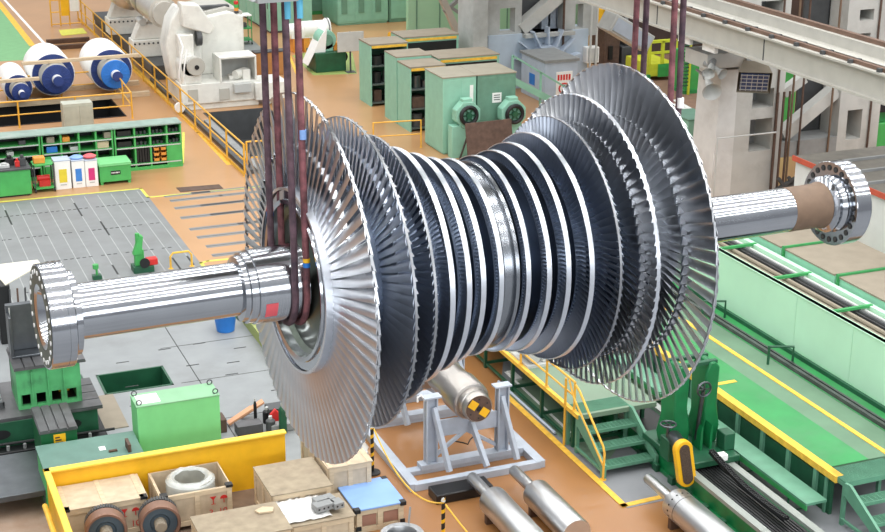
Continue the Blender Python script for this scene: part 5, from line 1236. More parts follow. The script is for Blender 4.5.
# cable chain
ca, cb_ = G(*S8(258,222), .75), G(*S8(530,478), .50)
T = thing('cable_chain', 'black link cable chain drooping along the machine bed', 'cable chain', ca)
N_ = 44; prev = None
pts = []
for k in range(N_+1):
    f = k/N_; q_ = (cb_-ca)*f; q_.z = -.18*f - .10*sin(pi*f); pts.append(q_)
mb = MB(); mb.tube([p_+V3((.0,0,0)) for p_ in pts], .03, 6); mb.build('cable', K['rubber'], T)
for k in range(0, N_):
    a_, b_ = pts[k], pts[k+1]; mb = MB()
    for s_ in (-.05, .05): mb.bar(a_+V3((s_,0,0)), a_.lerp(b_,.8)+V3((s_,0,0)), .018, .075)
    mb.bar(a_+V3((-.05,0,.03)), a_+V3((.05,0,.03)), .02); mb.build('chain_link', K['black'], T)
# green step bench along the right platform
xs0, xs1 = G(*S8(437,205), .45).x, G(*S8(520,190), .45).x
segs = ((28.6,26.2),(26.15,23.9),(23.85,20.75))
for k, (y1, y0) in enumerate(segs):
    T = thing('step_bench', 'low sage green step bench beside the platform edge, '+('furthest back','middle one','nearest the lower right stairs')[k], 'bench', (15.86, (y0+y1)/2, 0.07), 0, 'green step benches'); L_ = (y1-y0)/2
    mb = MB(); mb.box(0,-L_,.38,.46,L_,.43); mb.build('top', K['steelgr'], T); mb = MB(); mb.box(0,-L_,.28,.03,L_,.38); mb.build('side_bar', K['green'], T)
    for yy in (-L_*.6, L_*.5):
        mb = MB(); mb.tube([(.05,yy,.36),(.05,yy,-.05),(.4,yy,-.05),(.4,yy,.36)],.02,6); mb.build('leg', K['dgreen'], T)
p = G(*S4(420,165)); mb = MB(); mb.cyl((0,-1.7,.05),(0,1.2,.05),.03,8); o = mb.build('floor_pipe', K['blgrey'], loc=(p.x-.1,p.y+1.9,.009)); tag(o, 'thin grey pipe lying on the floor left of the platform legs', 'pipe')
p = G(*S3(247,388)); mb = MB(); mb.box(-.08,-.25,0,.08,.25,.05); o = mb.build('white_offcut', K['wht'], loc=(p.x,p.y,.009)); tag(o, 'small white offcut on the sage floor beside the platform', 'offcut')
# ------------------------------------------------------------------ steel rolls on the tan floor
M_roll = mat('ground_steel', (204,205,206), .33, 1, var=.05, scale=3)
def roll(label, zc, pst, pb, pend, r, rs, holes=0):
    a, b = G(*pst, zc), G(*pb, zc); e = G(*pend, zc)
    x = (a.x+b.x)/2; T = thing('steel_roll', label, 'steel roll', (x, b.y, 0), 0, 'turned steel rolls with stub shafts'); Ls = a.y-b.y; Lb = b.y-e.y
    mb = MB(); mb.lathe((0,Ls,zc),(0,-1,0),[(0,rs*.9),(.02,rs),(Ls,rs)],28); mb.build('stub_shaft', M_roll, T)
    mb = MB(); mb.lathe((0,.0,zc),(0,-1,0),[(0,r*.97),(.02,r),(Lb-.02,r),(Lb,r*.98)],48); bd = mb.build('barrel', M_roll, T)
    if holes:
        mb = MB(); mb.lathe((0,-.0,zc),(0,-1,0),[(.36,r+.002),(.375,r+.002)],48,cap=False); mb.build('scribed_line', K['dgrey'], bd)
        for k in range(holes):
            a_ = 2*pi*k/holes; c = V3((r*cos(a_), -.2, zc+r*sin(a_))); n_ = V3((cos(a_),0,sin(a_))); mb = MB(); mb.cyl(c-n_*.01, c+n_*.003, .02, 8); mb.build('bolt_hole', K['black'], bd)
    for y in (-.25, -Lb+.3):
        mb = MB(); mb.prism([(-r*.8,y,0),(r*.8,y,0),(r*.8,y,zc-r*.55),(r*.0,y,zc-r+.001),(-r*.8,y,zc-r*.55)],(0,.1,0)); mb.build('cradle', K['darkwood'], T)
roll('left one of two turned steel rolls lying side by side on the tan floor', .36, (467.5,478), (497,499), (588,566), .285, .115)
roll('right one of two turned steel rolls lying side by side on the tan floor', .36, (509,471), (541,492), (588,532), .285, .115)
roll('turned steel roll with a ring of dark holes beside the machine bed', .40, (648.5,478), (675,503), (790,590), .30, .105, 16)
# ------------------------------------------------------------------ roller stand with shaft
u0 = G(*Q8(642,270)); 
SX, SY = 10.25, 25.5
T = thing('shaft_stand', 'pale blue grey welded stand on a floor frame carrying a short shaft', 'stand', (SX, SY, 0)); SW = 1.55; SH = 1.60
def sb(n, mb): return mb.build(n, K['standgr'], T, bevel=.006)
for y in (0, 2.3):
    for x in (0, SW):
        mb = MB(); mb.box(x-.12,y-.02,.2,x+.12,y+.02,SH); mb.box(x-.12,y-.1,.2,x-.09,y+.1,SH); mb.box(x+.09,y-.1,.2,x+.12,y+.1,SH); sb('upright', mb)
        mb = MB(); mb.bar((x+(.04 if x == 0 else -.04),y-.05,SH-.2),(x+(.18 if x == 0 else .1),y-.55,.2),.09,.12); sb('brace', mb)
    mb = MB(); mb.box(-.17,y-.11,SH,.2,y+.11,SH+.04); sb('cap_plate', mb); mb = MB(); mb.box(SW-.2,y-.11,SH,SW+.17,y+.11,SH+.04); sb('cap_plate', mb)
    mb = MB(); mb.box(.1,y-.02,.72,SW-.1,y+.02,1.08); sb('web_plate', mb)
    mb = MB(); mb.bar((.1,y+.03,.3),(SW*.5,y+.03,.76),.07); mb.bar((SW-.1,y+.03,.3),(SW*.5,y+.03,.76),.07); sb('diagonal', mb)
    mb = MB(); mb.box(-.25,y-.12,.08,SW+.45,y+.12,.2); sb('cross_beam', mb)
mb = MB(); mb.bar((SW*.55,-.05,.95),(SW*.62,-.62,.2),.09,.12); sb('brace', mb)
fx = G(369,431).x
for x in (-.62, SW+.55):
    mb = MB(); mb.box(x-.1,-.72,.0,x+.1,3.4,.16); sb('floor_beam', mb)
mb = MB(); mb.box(-.62,-.74,.0,SW+.55,-.58,.15); sb('floor_beam', mb); mb = MB(); mb.box(-.62,3.2,0,SW+.55,3.4,.15); sb('floor_beam', mb)
for y in (0,2.3):
    mb = MB(); mb.box(-.62,y-.1,.0,SW+.55,y+.1,.1); sb('floor_beam', mb)
mb = MB(); mb.tube([(-.12,-.0,SH-.05),(-.2,0,SH+.08),(-.28,0,SH+.05),(-.28,0,SH-.05)],.02,8); mb.build('hook', K['wht'], T)
mb = MB(); mb.tube([(.1+.9*k/12, .3+.12*sin(k), .22+.05*abs(sin(k*1.3))) for k in range(13)], .015, 6); tag(mb.build('cable_loop', K['black'], loc=(SX+.5,SY+.2,.0)), 'thin black cable curled between the stand uprights', 'cable')
shm = turned('short_shaft_steel', (180,175,170), .3)
ec = G(*S4(145,67), 1.42)
T = thing('short_shaft', 'short stepped steel shaft with yellow tape on its end, resting on the blue grey stand', 'shaft', (SX+SW*.5+.02, SY-.55, 1.46)); 
mb = MB(); mb.lathe((0,0,0),(0,1,0),[(0,.28),(.03,.30),(.16,.30),(.17,.32),(.34,.32),(.35,.37),(.42,.40),(.95,.41),(1.0,.37),(1.9,.37),(2.2,.34),(2.5,.34),(2.52,.60),(2.7,.60),(2.71,.34),(3.3,.34)],56); bd = mb.build('body', shm, T)
mb = MB(); mb.cyl((0,-.006,0),(0,.0,0),.27,32); ef = mb.build('end_face', K['rust'], T)
for s_ in (-1,1):
    Mx = Matrix.Rotation(radians(38),4,'Y'); mb = MB(); mb.box(-.24 if s_ < 0 else .06,-.012,-.085,-.06 if s_ < 0 else .24,-.007,.085, Mx); mb.build('yellow_tape', K['yellow'], ef)
mb = MB(); mb.cyl((0,-.014,0),(0,-.004,0),.055,20); mb.build('centre_hole', K['black'], ef)
for k in range(6):
    a_ = k*pi/3+.5; mb = MB(); mb.cyl((.2*cos(a_),-.010,.2*sin(a_)),(.2*cos(a_),-.004,.2*sin(a_)),.02,8); mb.build('bolt_hole', K['black'], ef)
# black skid block
a, b = G(*Q8(635,370)), G(*Q8(790,345)); mb = MB(); mb.box(0,-.2,0,b.x-a.x+.25,.25,.2); o = mb.build('rubber_block', K['rubber'], loc=(a.x+.08,a.y-.12,0), bevel=.02); tag(o, 'shiny black rubber block lying in front of the blue grey stand', 'block')
# stanchions and rope
def post(px, label, hgt):
    p = G(*px); T = thing('barrier_post', label, 'barrier post', (p.x,p.y,0), 0, 'barrier posts'); 
    mb = MB(); mb.lathe((0,0,0),(0,0,1),[(0,.16),(.03,.16),(.05,.05)],20); mb.build('base', K['black'], T)
    mb = MB(); mb.cyl((0,0,.04),(0,0,hgt),.035,14); pl = mb.build('tube', K['black'], T)
    for k in range(5):
        z = .1+k*hgt/5; mb = MB(); n = 14
        vs = []; 
        for j in (0,1):
            for q_ in range(n+1):
                a_ = 2*pi*q_/n; vs.append((.0365*cos(a_), .0365*sin(a_), z+.075*j+.12*(q_/n)))
        mb.add(vs, [(q_, q_+1, q_+n+2, q_+n+1) for q_ in range(n)]); mb.build('yellow_stripe', K['yellow'], pl)
    mb = MB(); mb.lathe((0,0,hgt),(0,0,1),[(0,.035),(.02,.045),(.06,.03),(.09,0)],14); mb.build('top_cap', K['lgrey'], T); return p, hgt
pA_, hA_ = post((372.5,473), 'black and yellow striped post behind the blue topped crate', 1.0)
pB_, hB_ = post((443,551), 'black and yellow striped post at the bottom edge beside the steel ring', 1.0)
def rope(a, b, sag, label):
    mb = MB(); c = a; mb.tube([(b-a)*(k/16) + V3((0,0,-sag*4*(k/16)*(1-k/16))) for k in range(17)], .016, 6); o = mb.build('barrier_rope', K['yline'], loc=a); tag(o, label, 'rope')
ra_ = V3((pA_.x+.03,pA_.y-.02,hA_-.02)); rb_ = V3((pB_.x,pB_.y+.05,hB_-.05))
rope(ra_, rb_, .45, 'yellow barrier rope sagging between the two striped posts')
rope(V3((pB_.x+.03,pB_.y-.03,hB_-.05)), V3((pB_.x+.5,pB_.y-1.6,.3)), .05, 'yellow barrier rope running from the front striped post out of the picture')
# ------------------------------------------------------------------ crates in the yellow tray
TX0, TX1, TY0, TY1, TH = 2.84, 7.40, 21.5, 26.02, 1.10
traym = K['yellow']
T = thing('yellow_tray', 'large yellow walled tray holding wooden crates in the lower left corner', 'tray', (TX0, TY1, 0))
mb = MB(); mb.box(0,0,0,TX1-TX0,.06,TH); mb.build('rear_wall', traym, T); mb = MB(); mb.box(0,TY0-TY1,0,.06,0,TH); mb.build('side_wall', traym, T)
mb = MB(); mb.box(-.05,-.06,TH,TX1-TX0+.02,.1,TH+.05); mb.box(-.05,TY0-TY1,TH,.08,.1,TH+.05); mb.build('rim', mat('rim_yellow', (244,204,70), .45, var=.05), T, bevel=.015)
mb = MB(); mb.tube([(-.14,-.6,.75),(-.14,TY0-TY1,.75)],.05,8); mb.build('side_tube', K['yline'], T)
mb = MB(); mb.box(.06,TY0-TY1,0,TX1-TX0,0,.03); mb.build('tray_floor', mat('tray_floor_brown', (120,100,84), .7, var=.15), T)
ZT = .03
def crate(label, x0, x1, y0, y1, h, lid='ply', z=ZT, openc=False, battens=True, frame=None, name='wooden_crate', corners=False, marks=False):
    T = thing(name, label, 'crate', ((x0+x1)/2, y0, z), 0, 'wooden crates'); w = (x1-x0)/2; d = y1-y0; t = .025; h = h-z
    P_ = K['ply']; B_ = K['wood']
    mb = MB(); mb.box(-w,0,.08,w,t,h); fr = mb.build('front_panel', P_, T)
    mb = MB(); mb.box(-w,d-t,.08,w,d,h); mb.build('rear_panel', P_, T)
    for x in (-w, w-t):
        mb = MB(); mb.box(x,t,.08,x+t,d-t,h); mb.build('side_panel', P_, T)
    mb = MB(); mb.box(-w+t,t,.08,w-t,d-t,.11); mb.build('bottom_board', P_, T)
    for x in (-w+.06, 0, w-.06):
        mb = MB(); mb.box(x-.05,0,0,x+.05,d,.08); mb.build('skid', B_, T)
    if battens:
        for x in (-w+.05, 0, w-.05):
            mb = MB(); mb.box(x-.045,-.025,.08,x+.045,0,h); mb.build('batten', B_, T)
        for z_ in (.13, h-.05):
            mb = MB(); mb.box(-w,-.02,z_-.045,w,0,z_+.045); mb.build('batten', B_, T)
            mb = MB(); mb.box(-w-.02,0,z_-.045,-w,d,z_+.045); mb.build('batten', B_, T)
        for y in (.05, d/2, d-.05):
            mb = MB(); mb.box(-w-.025,y-.045,.08,-w,y+.045,h); mb.build('batten', B_, T)
    if not openc:
        mb = MB(); mb.box(-w-.03,-.03,h,w+.03,d+.03,h+.022); mb.build('lid', K[lid], T)
        if lid == 'ply':
            for x in (-w*.9,0,w*.9):
                mb = MB(); mb.box(x-.04,-.03,h+.022,x+.04,d+.03,h+.03); mb.build('lid_batten', B_, T)
    if corners:
        for x in (-w-.01, w-.11):
            mb = MB(); mb.box(x,-.035,h-.02,x+.13,.1,h+.03); mb.build('corner_bracket', K['black'], T)
    if marks:       # handling marks: wine glass and umbrella, arrows
        mb = MB(); ox = w*.45; oz = h*.66
        mb.prism([(ox-.06,-.03,oz+.10),(ox+.06,-.03,oz+.10),(ox,-.03,oz+.02)],(0,.004,0)); mb.box(ox-.008,-.03,oz-.05,ox+.008,-.026,oz+.03); mb.box(ox-.04,-.03,oz-.06,ox+.04,-.026,oz-.05)
        ox += .2; mb.prism([(ox+.07*cos(k*pi/8),-.03,oz+.03+.07*sin(k*pi/8)) for k in range(9)],(0,.004,0)); mb.box(ox-.008,-.03,oz-.06,ox+.008,-.026,oz+.03)
        mb.build('handling_mark', K['red'], T)
        text_obj('crate_number', '3  10', K['red'], T, (w*.58,-.028,h*.36), (pi/2,0,0), .17, .001)
    return T
H1 = .78
def TRX(c, fl, fr, bl, h): return top_rect(c(*fl), c(*fr), c(*bl), h)
x0,x1,y0,y1 = TRX(C5,(105,355),(472,302),(80,195),H1)
crate('closed plywood crate with a split lid in the left corner of the yellow tray', TX0+.12, x1, y0, min(y1, TY1-.08), H1, corners=True, marks=True)
c1y = y0
x0,x1,y0,y1 = TRX(C5,(535,298),(848,245),(460,155),H1)
crate('open wooden crate holding a plastic wrapped steel ring, against the yellow wall', x0, x1, y0, min(y1,TY1-.08), H1, openc=True, corners=True, marks=True)
rc_ = ((x0+x1)/2, (y0+min(y1,TY1-.08))/2); rr = min((x1-x0)*.40, (min(y1,TY1-.08)-y0)*.43)
T = thing('wrapped_ring', 'thick pale steel ring under clear plastic film inside the open crate', 'ring', (rc_[0], rc_[1], .14)); RH_ = .70
mb = MB(); mb.lathe((0,0,0),(0,0,1),[(0,rr*.98),(RH_-.1,rr),(RH_-.02,rr*.93),(RH_,rr*.85),(RH_,rr*.76),(RH_-.04,rr*.74),(0,rr*.74)],48,cap=False); mb.build('ring_body', mat('pale_ring_steel', (196,196,188), .35, .5, var=.1, scale=5), T)
film = mat('plastic_film', (225,230,228), .12, 0, var=.05, scale=8, bump=.6)
b_ = film.node_tree.nodes['Principled BSDF']; b_.inputs['Transmission Weight'].default_value = .0; b_.inputs['Alpha'].default_value = .45
mb = MB(); r2 = random.Random(5)
vs = []; fs = []; n = 20
for k in range(n):
    a_ = 2*pi*k/n
    for j, (f, z) in enumerate(((1.02,RH_*.45),(1.01,RH_*.9),(.8,RH_+.015),(.62,RH_-.03))):
        vs.append((rr*(f+.03*r2.random())*cos(a_), rr*(f+.03*r2.random())*sin(a_), z+.03*r2.random()))
for k in range(n):
    for j in range(3): fs.append((k*4+j,((k+1)%n)*4+j,((k+1)%n)*4+j+1,k*4+j+1))
mb.add(vs,fs); mb.build('plastic_wrap', film, T)
# wheels in front of the crates
def wheel(label, px, zc, r, Y=None):
    c = GY(*px, Y) if Y else G(*px, zc); T = thing('flanged_wheel', label, 'wheel', (c.x,c.y,0), radians(-6), 'geared steel wheels'); zc = c.z if Y else zc
    mb = MB(); mb.lathe((0,.30,zc),(0,-1,0),[(0,r*.88),(.02,r*.9),(.12,r*.9),(.14,r*.6)],40)
    for k in range(44):
        a_ = 2*pi*k/44; mb.bar((r*.88*cos(a_),.29,zc+r*.88*sin(a_)),(r*.97*cos(a_),.29,zc+r*.97*sin(a_)),.03,.03) if False else mb.box(-.018,.18,r*.86,.018,.30,r*.97, Matrix.Translation((0,0,zc)) @ Matrix.Rotation(a_,4,'Y'))
    mb.build('gear_rim', K['dgrey'], T)
    mb = MB(); mb.lathe((0,.14,zc),(0,-1,0),[(0,r*.8),(.02,r),(.24,r),(.26,r*.96),(.26,r*.86),(.2,r*.84)],48,cap=False); mb.build('tread_ring', mat('tread_brown', (140,108,92), .5, .5, var=.12), T)
    mb = MB(); mb.lathe((0,.1,zc),(0,-1,0),[(0,r*.85),(.16,r*.85),(.17,r*.5),(.14,r*.42),(.14,0)],40); mb.build('web_disc', mat('web_slate', (76,92,104), .45, .4, var=.12), T)
    mb = MB(); mb.lathe((0,0,zc),(0,-1,0),[(0,r*.3),(.22,r*.3),(.24,r*.24),(.24,0)],24); mb.build('hub', K['tan'], T)
    mb = MB(); mb.box(-r*.7,-.1,0,-r*.35,.3,zc-r*.72); mb.box(r*.35,-.1,0,r*.7,.3,zc-r*.72); mb.build('chock', K['darkwood'], T)
wheel('geared steel wheel lying left, in front of the closed crate', C5(292,440), .62, .37, Y=c1y-.55)
wheel('geared steel wheel right of the other one, in front of the open crate', C5(530,405), .62, .37, Y=c1y-.5)
# crates right of the tray
H3 = .80
x0,x1,y0,y1 = TRX(C6,(185,375),(440,330),(105,255),H3)
T3 = (x0,x1,y0,y1)
crate('wooden crate with a dark weathered lid below the big blade disc', x0, x1, y0, y1, H3, lid='plyd', z=0)
H7 = 1.0
a = G(*C6(430,240), H7); b = G(*C6(538,222), H7); bl = G(*C6(248,90), H7)
crate('long pale crate of timber frames directly under the blade tips, behind the weathered one', max(a.x, T3[1]+.1), max(b.x, T3[1]+.95), T3[3]+.12 if False else a.y, bl.y, .92, z=0)
x0,x1,y0,y1 = TRX(C6,(270,505),(545,470),(195,355),.62)
c4 = (x0, min(x1, x0+1.6), y0, min(y1, T3[2]-.06))
crate('low crate covered in white plastic sheet with grey blocks on top', c4[0], c4[1], c4[2], c4[3], .62, z=0, lid='plyd')
T = None
sheet = mat('white_sheet', (232,232,230), .25, 0, var=.05, scale=8, bump=.4)
mb = MB(); nx, ny = 14, 12; W_, D_ = c4[1]-c4[0], c4[3]-c4[2]; r3 = random.Random(9); vs = []; fs = []
for i in range(nx+1):
    for j in range(ny+1):
        x = -.06 + (W_*.72)*i/nx; y = .06+(D_-.02)*j/ny; z = .02+.045*r3.random()*(1 if 0 < i < nx else .4)
        if i == 0: z = -.3 + .05*r3.random()
        if i == 1: x = -.045; 
        vs.append((x,y+.02*r3.random(),z))
for i in range(nx):
    for j in range(ny): fs.append((i*(ny+1)+j,(i+1)*(ny+1)+j,(i+1)*(ny+1)+j+1,i*(ny+1)+j+1))
mb.add(vs,fs); o = mb.build('plastic_sheet', sheet, loc=(c4[0],c4[2],.64), fix=False); sm = o.modifiers.new('s','SOLIDIFY'); sm.thickness=.004; tag(o, 'crumpled white plastic sheet draped over the low crate', 'plastic sheet')
for k, (fx_, fy_, lb) in enumerate(((.50,.30,'front left'),(.66,.34,'front middle'),(.80,.30,'front right'),(.56,.52,'rear left'),(.72,.55,'rear right'))):
    T = thing('grey_block', 'small grey machined block on the white sheeted crate, '+lb, 'block', (c4[0]+W_*fx_, c4[2]+D_*fy_, .725), radians(12), 'grey blocks on the sheeted crate')
    mb = MB(); mb.box(-.1,-.11,0,.1,.11,.12); mb.build('body', K['grey'], T, bevel=.01); mb = MB(); mb.cyl((-.05,-.112,.06),(-.05,-.09,.06),.02,10); mb.cyl((.05,-.112,.06),(.05,-.09,.06),.02,10); mb.build('bore', K['black'], T)
x0,x1,y0,y1 = TRX(Q4,(700,560),(930,520),(685,465),.75)
crate('plywood crate with a plain pale lid at the bottom edge, left of the sheeted crate', x0, c4[0]-.12, y0, min(y1,T3[2]-.08), .75, z=0, lid='plyd')
mb = MB(); mb.prism([(0,0,0),(.25,-.03,0),(.3,.12,0),(.12,.2,0),(-.05,.12,0)],(0,0,.03)); o = mb.build('board_scrap', K['wood'], loc=(c4[0]-.5, min(y1,T3[2]-.08)-.35,.78)); tag(o, 'broken pale board scrap lying on the plain lidded crate', 'board')
x0,x1,y0,y1 = TRX(Q8,(393,405),(560,380),(345,322),.5)
T = thing('blue_topped_crate', 'wooden crate with a bright blue lid and black corner caps', 'crate', ((x0+x1)/2,y0,0), 0, None); w = (x1-x0)/2; d = y1-y0; h = .48
mb = MB(); mb.box(-w+.03,.03,.07,w-.03,d-.03,h-.02); mb.build('box', K['ply'], T)
for x in (-w+.06,0,w-.06):
    mb = MB(); mb.box(x-.05,-.008,.0,x+.05,.03,h-.022); mb.build('batten', K['wood'], T)
mb = MB(); mb.box(-w,.0,h-.12,w,.03,h-.02); mb.box(-w,.0,0,w,.03,.1); mb.box(-w,0,h-.12,-w+.03,d,h-.02); mb.box(-w,0,0,-w+.03,d,.1); mb.build('rail', K['wood'], T)
for s_ in (-1, 1):
    mb = MB(); mb.box(s_*w*.5-w*.34,.02,.12,s_*w*.5+w*.34,.028,h-.14); mb.build('panel', mat('panel_reddish', (158,116,98), .7, var=.12), T)
mb = MB(); mb.box(-w-.03,-.03,h-.02,w+.03,d+.03,h+.02); mb.build('lid', K['skyb'], T, bevel=.01)
for x in (-w-.04, w-.08):
    for y in (-.04, d-.08):
        mb = MB(); mb.box(x,y,h-.06,x+.12,y+.12,h+.025); mb.build('corner_cap', K['black'], T, bevel=.01)
for x in (-w, w-.08):
    mb = MB(); mb.box(x,-.035,.06,x+.09,0,.14); mb.build('corner_cap', K['black'], T)
# wrapped bundle right of the long crate and yellow block
p = G(*C6(570,300)); T = thing('wrapped_bundle', 'pale crate with crumpled plastic film beside the striped post', 'crate', (p.x-.05,p.y+.1,0)); mb = MB(); mb.box(-.22,-.1,0,.22,.5,.55); mb.build('box', K['lgrey'], T); mb = MB(); r4 = random.Random(2)
mb.lathe((0,.2,.5),(0,0,1),[(0,.3),(.06,.32),(.14,.24),(.2,.1),(.22,0)],10); o = mb.build('plastic_wrap', film, T)
p = G(366,455); T = thing('yellow_container', 'small yellow container half hidden behind the blade disc by the striped post', 'container', (p.x,p.y+1.0,0)); mb = MB(); mb.box(-.3,0,0,.12,.5,.8); mb.build('body', K['yellow'], T, bevel=.02); mb = MB(); mb.box(-.32,-.02,.8,.14,.52,.84); mb.build('lid', K['yline'], T)
# steel ring at the bottom edge
c = G(402,533,.28); T = thing('steel_ring', 'thick bright steel ring lying at the bottom edge in front of the blue topped crate', 'ring', (c.x,c.y,0)); rr = .42
mb = MB(); mb.lathe((0,0,0),(0,0,1),[(0,rr),(.24,rr),(.28,rr*.94),(.28,rr*.66),(.25,rr*.62),(0,rr*.62)],48,cap=False); mb.build('ring_body', K['steel2'], T)
mb = MB(); mb.cyl((rr*.5,rr*.62,.1),(rr*.75,rr*.95,.55),.02,8); mb.build('lifting_pin', K['grey'], T)
mb = MB(); mb.cyl((0,0,0),(0,0,.03),rr*.61,32); mb.build('inner_plate', K['dgrey'], T)
# ------------------------------------------------------------------ lower left: green box, bench, machine tables
x0,x1,y0,y1 = TRX(Q4,(465,92),(747,50),(447,50),1.6)
T = thing('green_cover_box', 'big light green sheet metal box with lifting eyes, behind the yellow tray', 'box', (x0,y0,0)); w = x1-x0; d = y1-y0
gy0 = y0
mb = MB(); mb.box(0,0,0,w,d,1.58); mb.build('body', K['applegr'], T, bevel=.012); mb = MB(); mb.box(-.01,-.01,1.58,w+.01,d+.01,1.60); tp = mb.build('top_sheet', mat('top_sheet_green', (130,178,138), .5, var=.06), T)
mb = MB(); mb.box(.06,.1,1.60,w*.3,d-.1,1.606); mb.build('paper_sheet', K['wht'], tp)
for x in (.06,w-.06):
    for y in (.08,d-.08):
        mb = MB(); mb.tube([(x+.05*cos(k*pi/6),y,1.65+.05*sin(k*pi/6)) for k in range(12)],.012,6,True); mb.build('lifting_eye', K['dgrey'], T)
bx = x0
x0,x1,y0,y1 = TRX(Q4,(150,300),(465,255),(145,250),1.0)
y0 = max(y0, TY1+.14)
T = thing('green_bench', 'long low green bench with a dark top between the yellow tray and the green box', 'bench', (x0,y0,0)); w = bx-.06-x0; d = gy0-y0+.25
mb = MB(); mb.box(0,.02,.0,w,d-.02,.95); mb.build('body', K['bright'], T, bevel=.01); mb = MB(); mb.box(-.02,0,.95,w,d,1.0); mb.build('top', mat('bench_top', (88,124,112), .5, var=.08, dirt=(110,136,124)), T)
p_ = G(*Q4(348,233),1.0); mb = MB(); mb.box(-.06,-.08,0,.06,.08,.006); o = mb.build('paper_note', K['wht'], loc=(p_.x,p_.y,1.0)); tag(o, 'small white paper lying on the green bench', 'paper')
p_ = G(*Q4(385,243),1.0); mb = MB(); mb.box(-.08,-.03,0,.08,.03,.03); o = mb.build('wood_strip', K['darkwood'], loc=(p_.x,p_.y,1.0)); tag(o, 'small brown strip on the green bench beside the white paper', 'strip')
p_ = G(*Q4(437,235),1.0); mb = MB(); mb.box(-.03,-.16,0,.03,.16,.16); o = mb.build('steel_bracket', K['rust'], loc=(min(p_.x,x0+w-.1),p_.y,1.0)); mb = MB(); tag(o, 'rusty flat bracket standing on the green bench at the green box', 'bracket')
# machine base with castings
def tslot(T, x0, x1, y0, y1, z, n, along='y', m_='iron', nm='slotted_top'):
    """table top cut by T slots"""
    mb = MB(); mb.box(x0,y0,z-.07,x1,y1,z-.035); g = .03
    if along == 'y':
        for k in range(n):
            a_ = x0+(x1-x0)*k/n; b_ = x0+(x1-x0)*(k+1)/n; mb.box(a_+g/2,y0,z-.035,b_-g/2,y1,z)
    else:
        for k in range(n):
            a_ = y0+(y1-y0)*k/n; b_ = y0+(y1-y0)*(k+1)/n; mb.box(x0,a_+g/2,z-.035,x1,b_-g/2,z)
    return mb.build(nm, K[m_], T)
ironb = K['iron']
# base frame
zb = .85
fl = G(*C3(0,330), .0); 
bY = G(*C3(450,375)).y; bX1 = G(*C3(520,300), .25).x
T = thing('machine_table', 'dark green machine frame with oval openings under the slotted tables', 'machine table', (1.6, bY+.2, 0)); w = bX1-1.6-.15; d = 1.9
mb = MB(); mb.box(0,0,.22,w,d,zb-.07); mb.build('body', K['dgreen'], T, bevel=.02)
mb = MB(); mb.box(-.1,-.25,0,w+.15,d+.1,.22); mb.build('foot_flange', K['black'], T, bevel=.02)
for x in (w*.28, w*.80):
    mb = MB(); n = 20; mb.prism([(x+.20*cos(2*pi*k/n),-.012,zb*.6+.1*sin(2*pi*k/n)) for k in range(n)],(0,.02,0)); mb.build('oval_opening', K['black'], T)
for k in range(8):
    x = w*(.08+k*.12); mb = MB(); mb.cyl((x,-.17,.22),(x,-.17,.32),.035,8); mb.build('anchor_bolt', K['grey'], T)
mb = MB(); mb.cyl((w*.1,-.1,.35),(w+.3,-.1,.30),.03,8); mb.build('drive_rod', K['black'], T)
tslot(T, w*.70, w+.1, -.05, d-.4, zb, 4, 'x')
mb = MB(); mb.box(0,0,zb-.07,w*.70,d,zb); mb.build('deck_plate', K['iron'], T)
bx0, by0 = 1.6, bY+.2
# green casting on the base
c0, c1 = G(*C3(90,190), zb), G(*C3(390,128), zb); w2 = c1.x-c0.x; hC_ = .88
T = thing('green_casting', 'worn green iron casting with four square openings and a slotted top under the left coupling', 'casting', (c0.x, by0+.32, zb))
mb = MB(); mb.box(0,0,0,w2,1.1,.06)
xs_ = [0,.1]
for k in range(4):
    xa = w2*(.05+.245*k); xb = xa+w2*.13
    pass
holes = [(w2*(.05+.24*k), w2*(.05+.24*k)+w2*.15, .06, .32) for k in range(4)]
xsx = sorted({0,w2,*[h[0] for h in holes],*[h[1] for h in holes]})
for i in range(len(xsx)-1):
    cx = (xsx[i]+xsx[i+1])/2; hz = any(h[0] < cx < h[1] for h in holes); mb.box(xsx[i],0,.32 if hz else .06,xsx[i+1],.12,hC_)
mb.box(0,.12,.06,.1,1.1,hC_); mb.box(w2-.1,.12,.06,w2,1.1,hC_); mb.box(0,1.0,.06,w2,1.1,hC_)
for k in range(1,4): mb.box(w2*.25*k-.03,-.04,.2,w2*.25*k-.0,0,hC_-.05)
mb.build('frame', mat('worn_green', (84,170,108), .5, var=.12, scale=3, dirt=(40,70,52), dirt_amt=.8), T)
mb = MB(); mb.box(.1,.13,.061,w2-.1,1.0,.07); mb.build('inner_floor', K['black'], T)
tslot(T, -.03, w2+.12, -.06, 1.16, hC_+.07, 7, 'y')
ctop = zb+hC_+.07; cx0, cy0 = c0.x, by0+.32
p_ = G(*Q3(295,365),1.2); mb = MB(); mb.box(-.1,-.1,0,.12,.12,.42); o = mb.build('yellow_block', K['yellow'], loc=(bx0+w*.80, by0+.9, zb), bevel=.01); tag(o, 'yellow block on the slotted table right of the left coupling', 'block')
# slotted cube in front
x0,x1,y0,y1 = TRX(C3,(195,300),(370,270),(155,180),1.2)
y1 = min(y1, by0-.32)
T = thing('slotted_box_table', 'green box table with three slots in its top and a yellow label in front', 'box table', (x0,y0,0)); w = x1-x0; d = max(.5,y1-y0)
mb = MB(); mb.box(0,.02,0,w,d-.02,1.13); mb.build('body', K['deep'] if False else mat('box_green', (22,92,52), .45, var=.15), T, bevel=.01); tslot(T, -.02, w+.02, 0, d, 1.2, 4, 'y')
mb = MB(); mb.box(w*.35,.008,.86,w*.68,.02,1.08); lb_ = mb.build('label', K['yellow'], T)
mb = MB()
for k in range(3): mb.box(w*.39,.004,.89+k*.055,w*(.60-.04*k),.008,.92+k*.055)
mb.build('label_print', K['darkwood'], lb_)
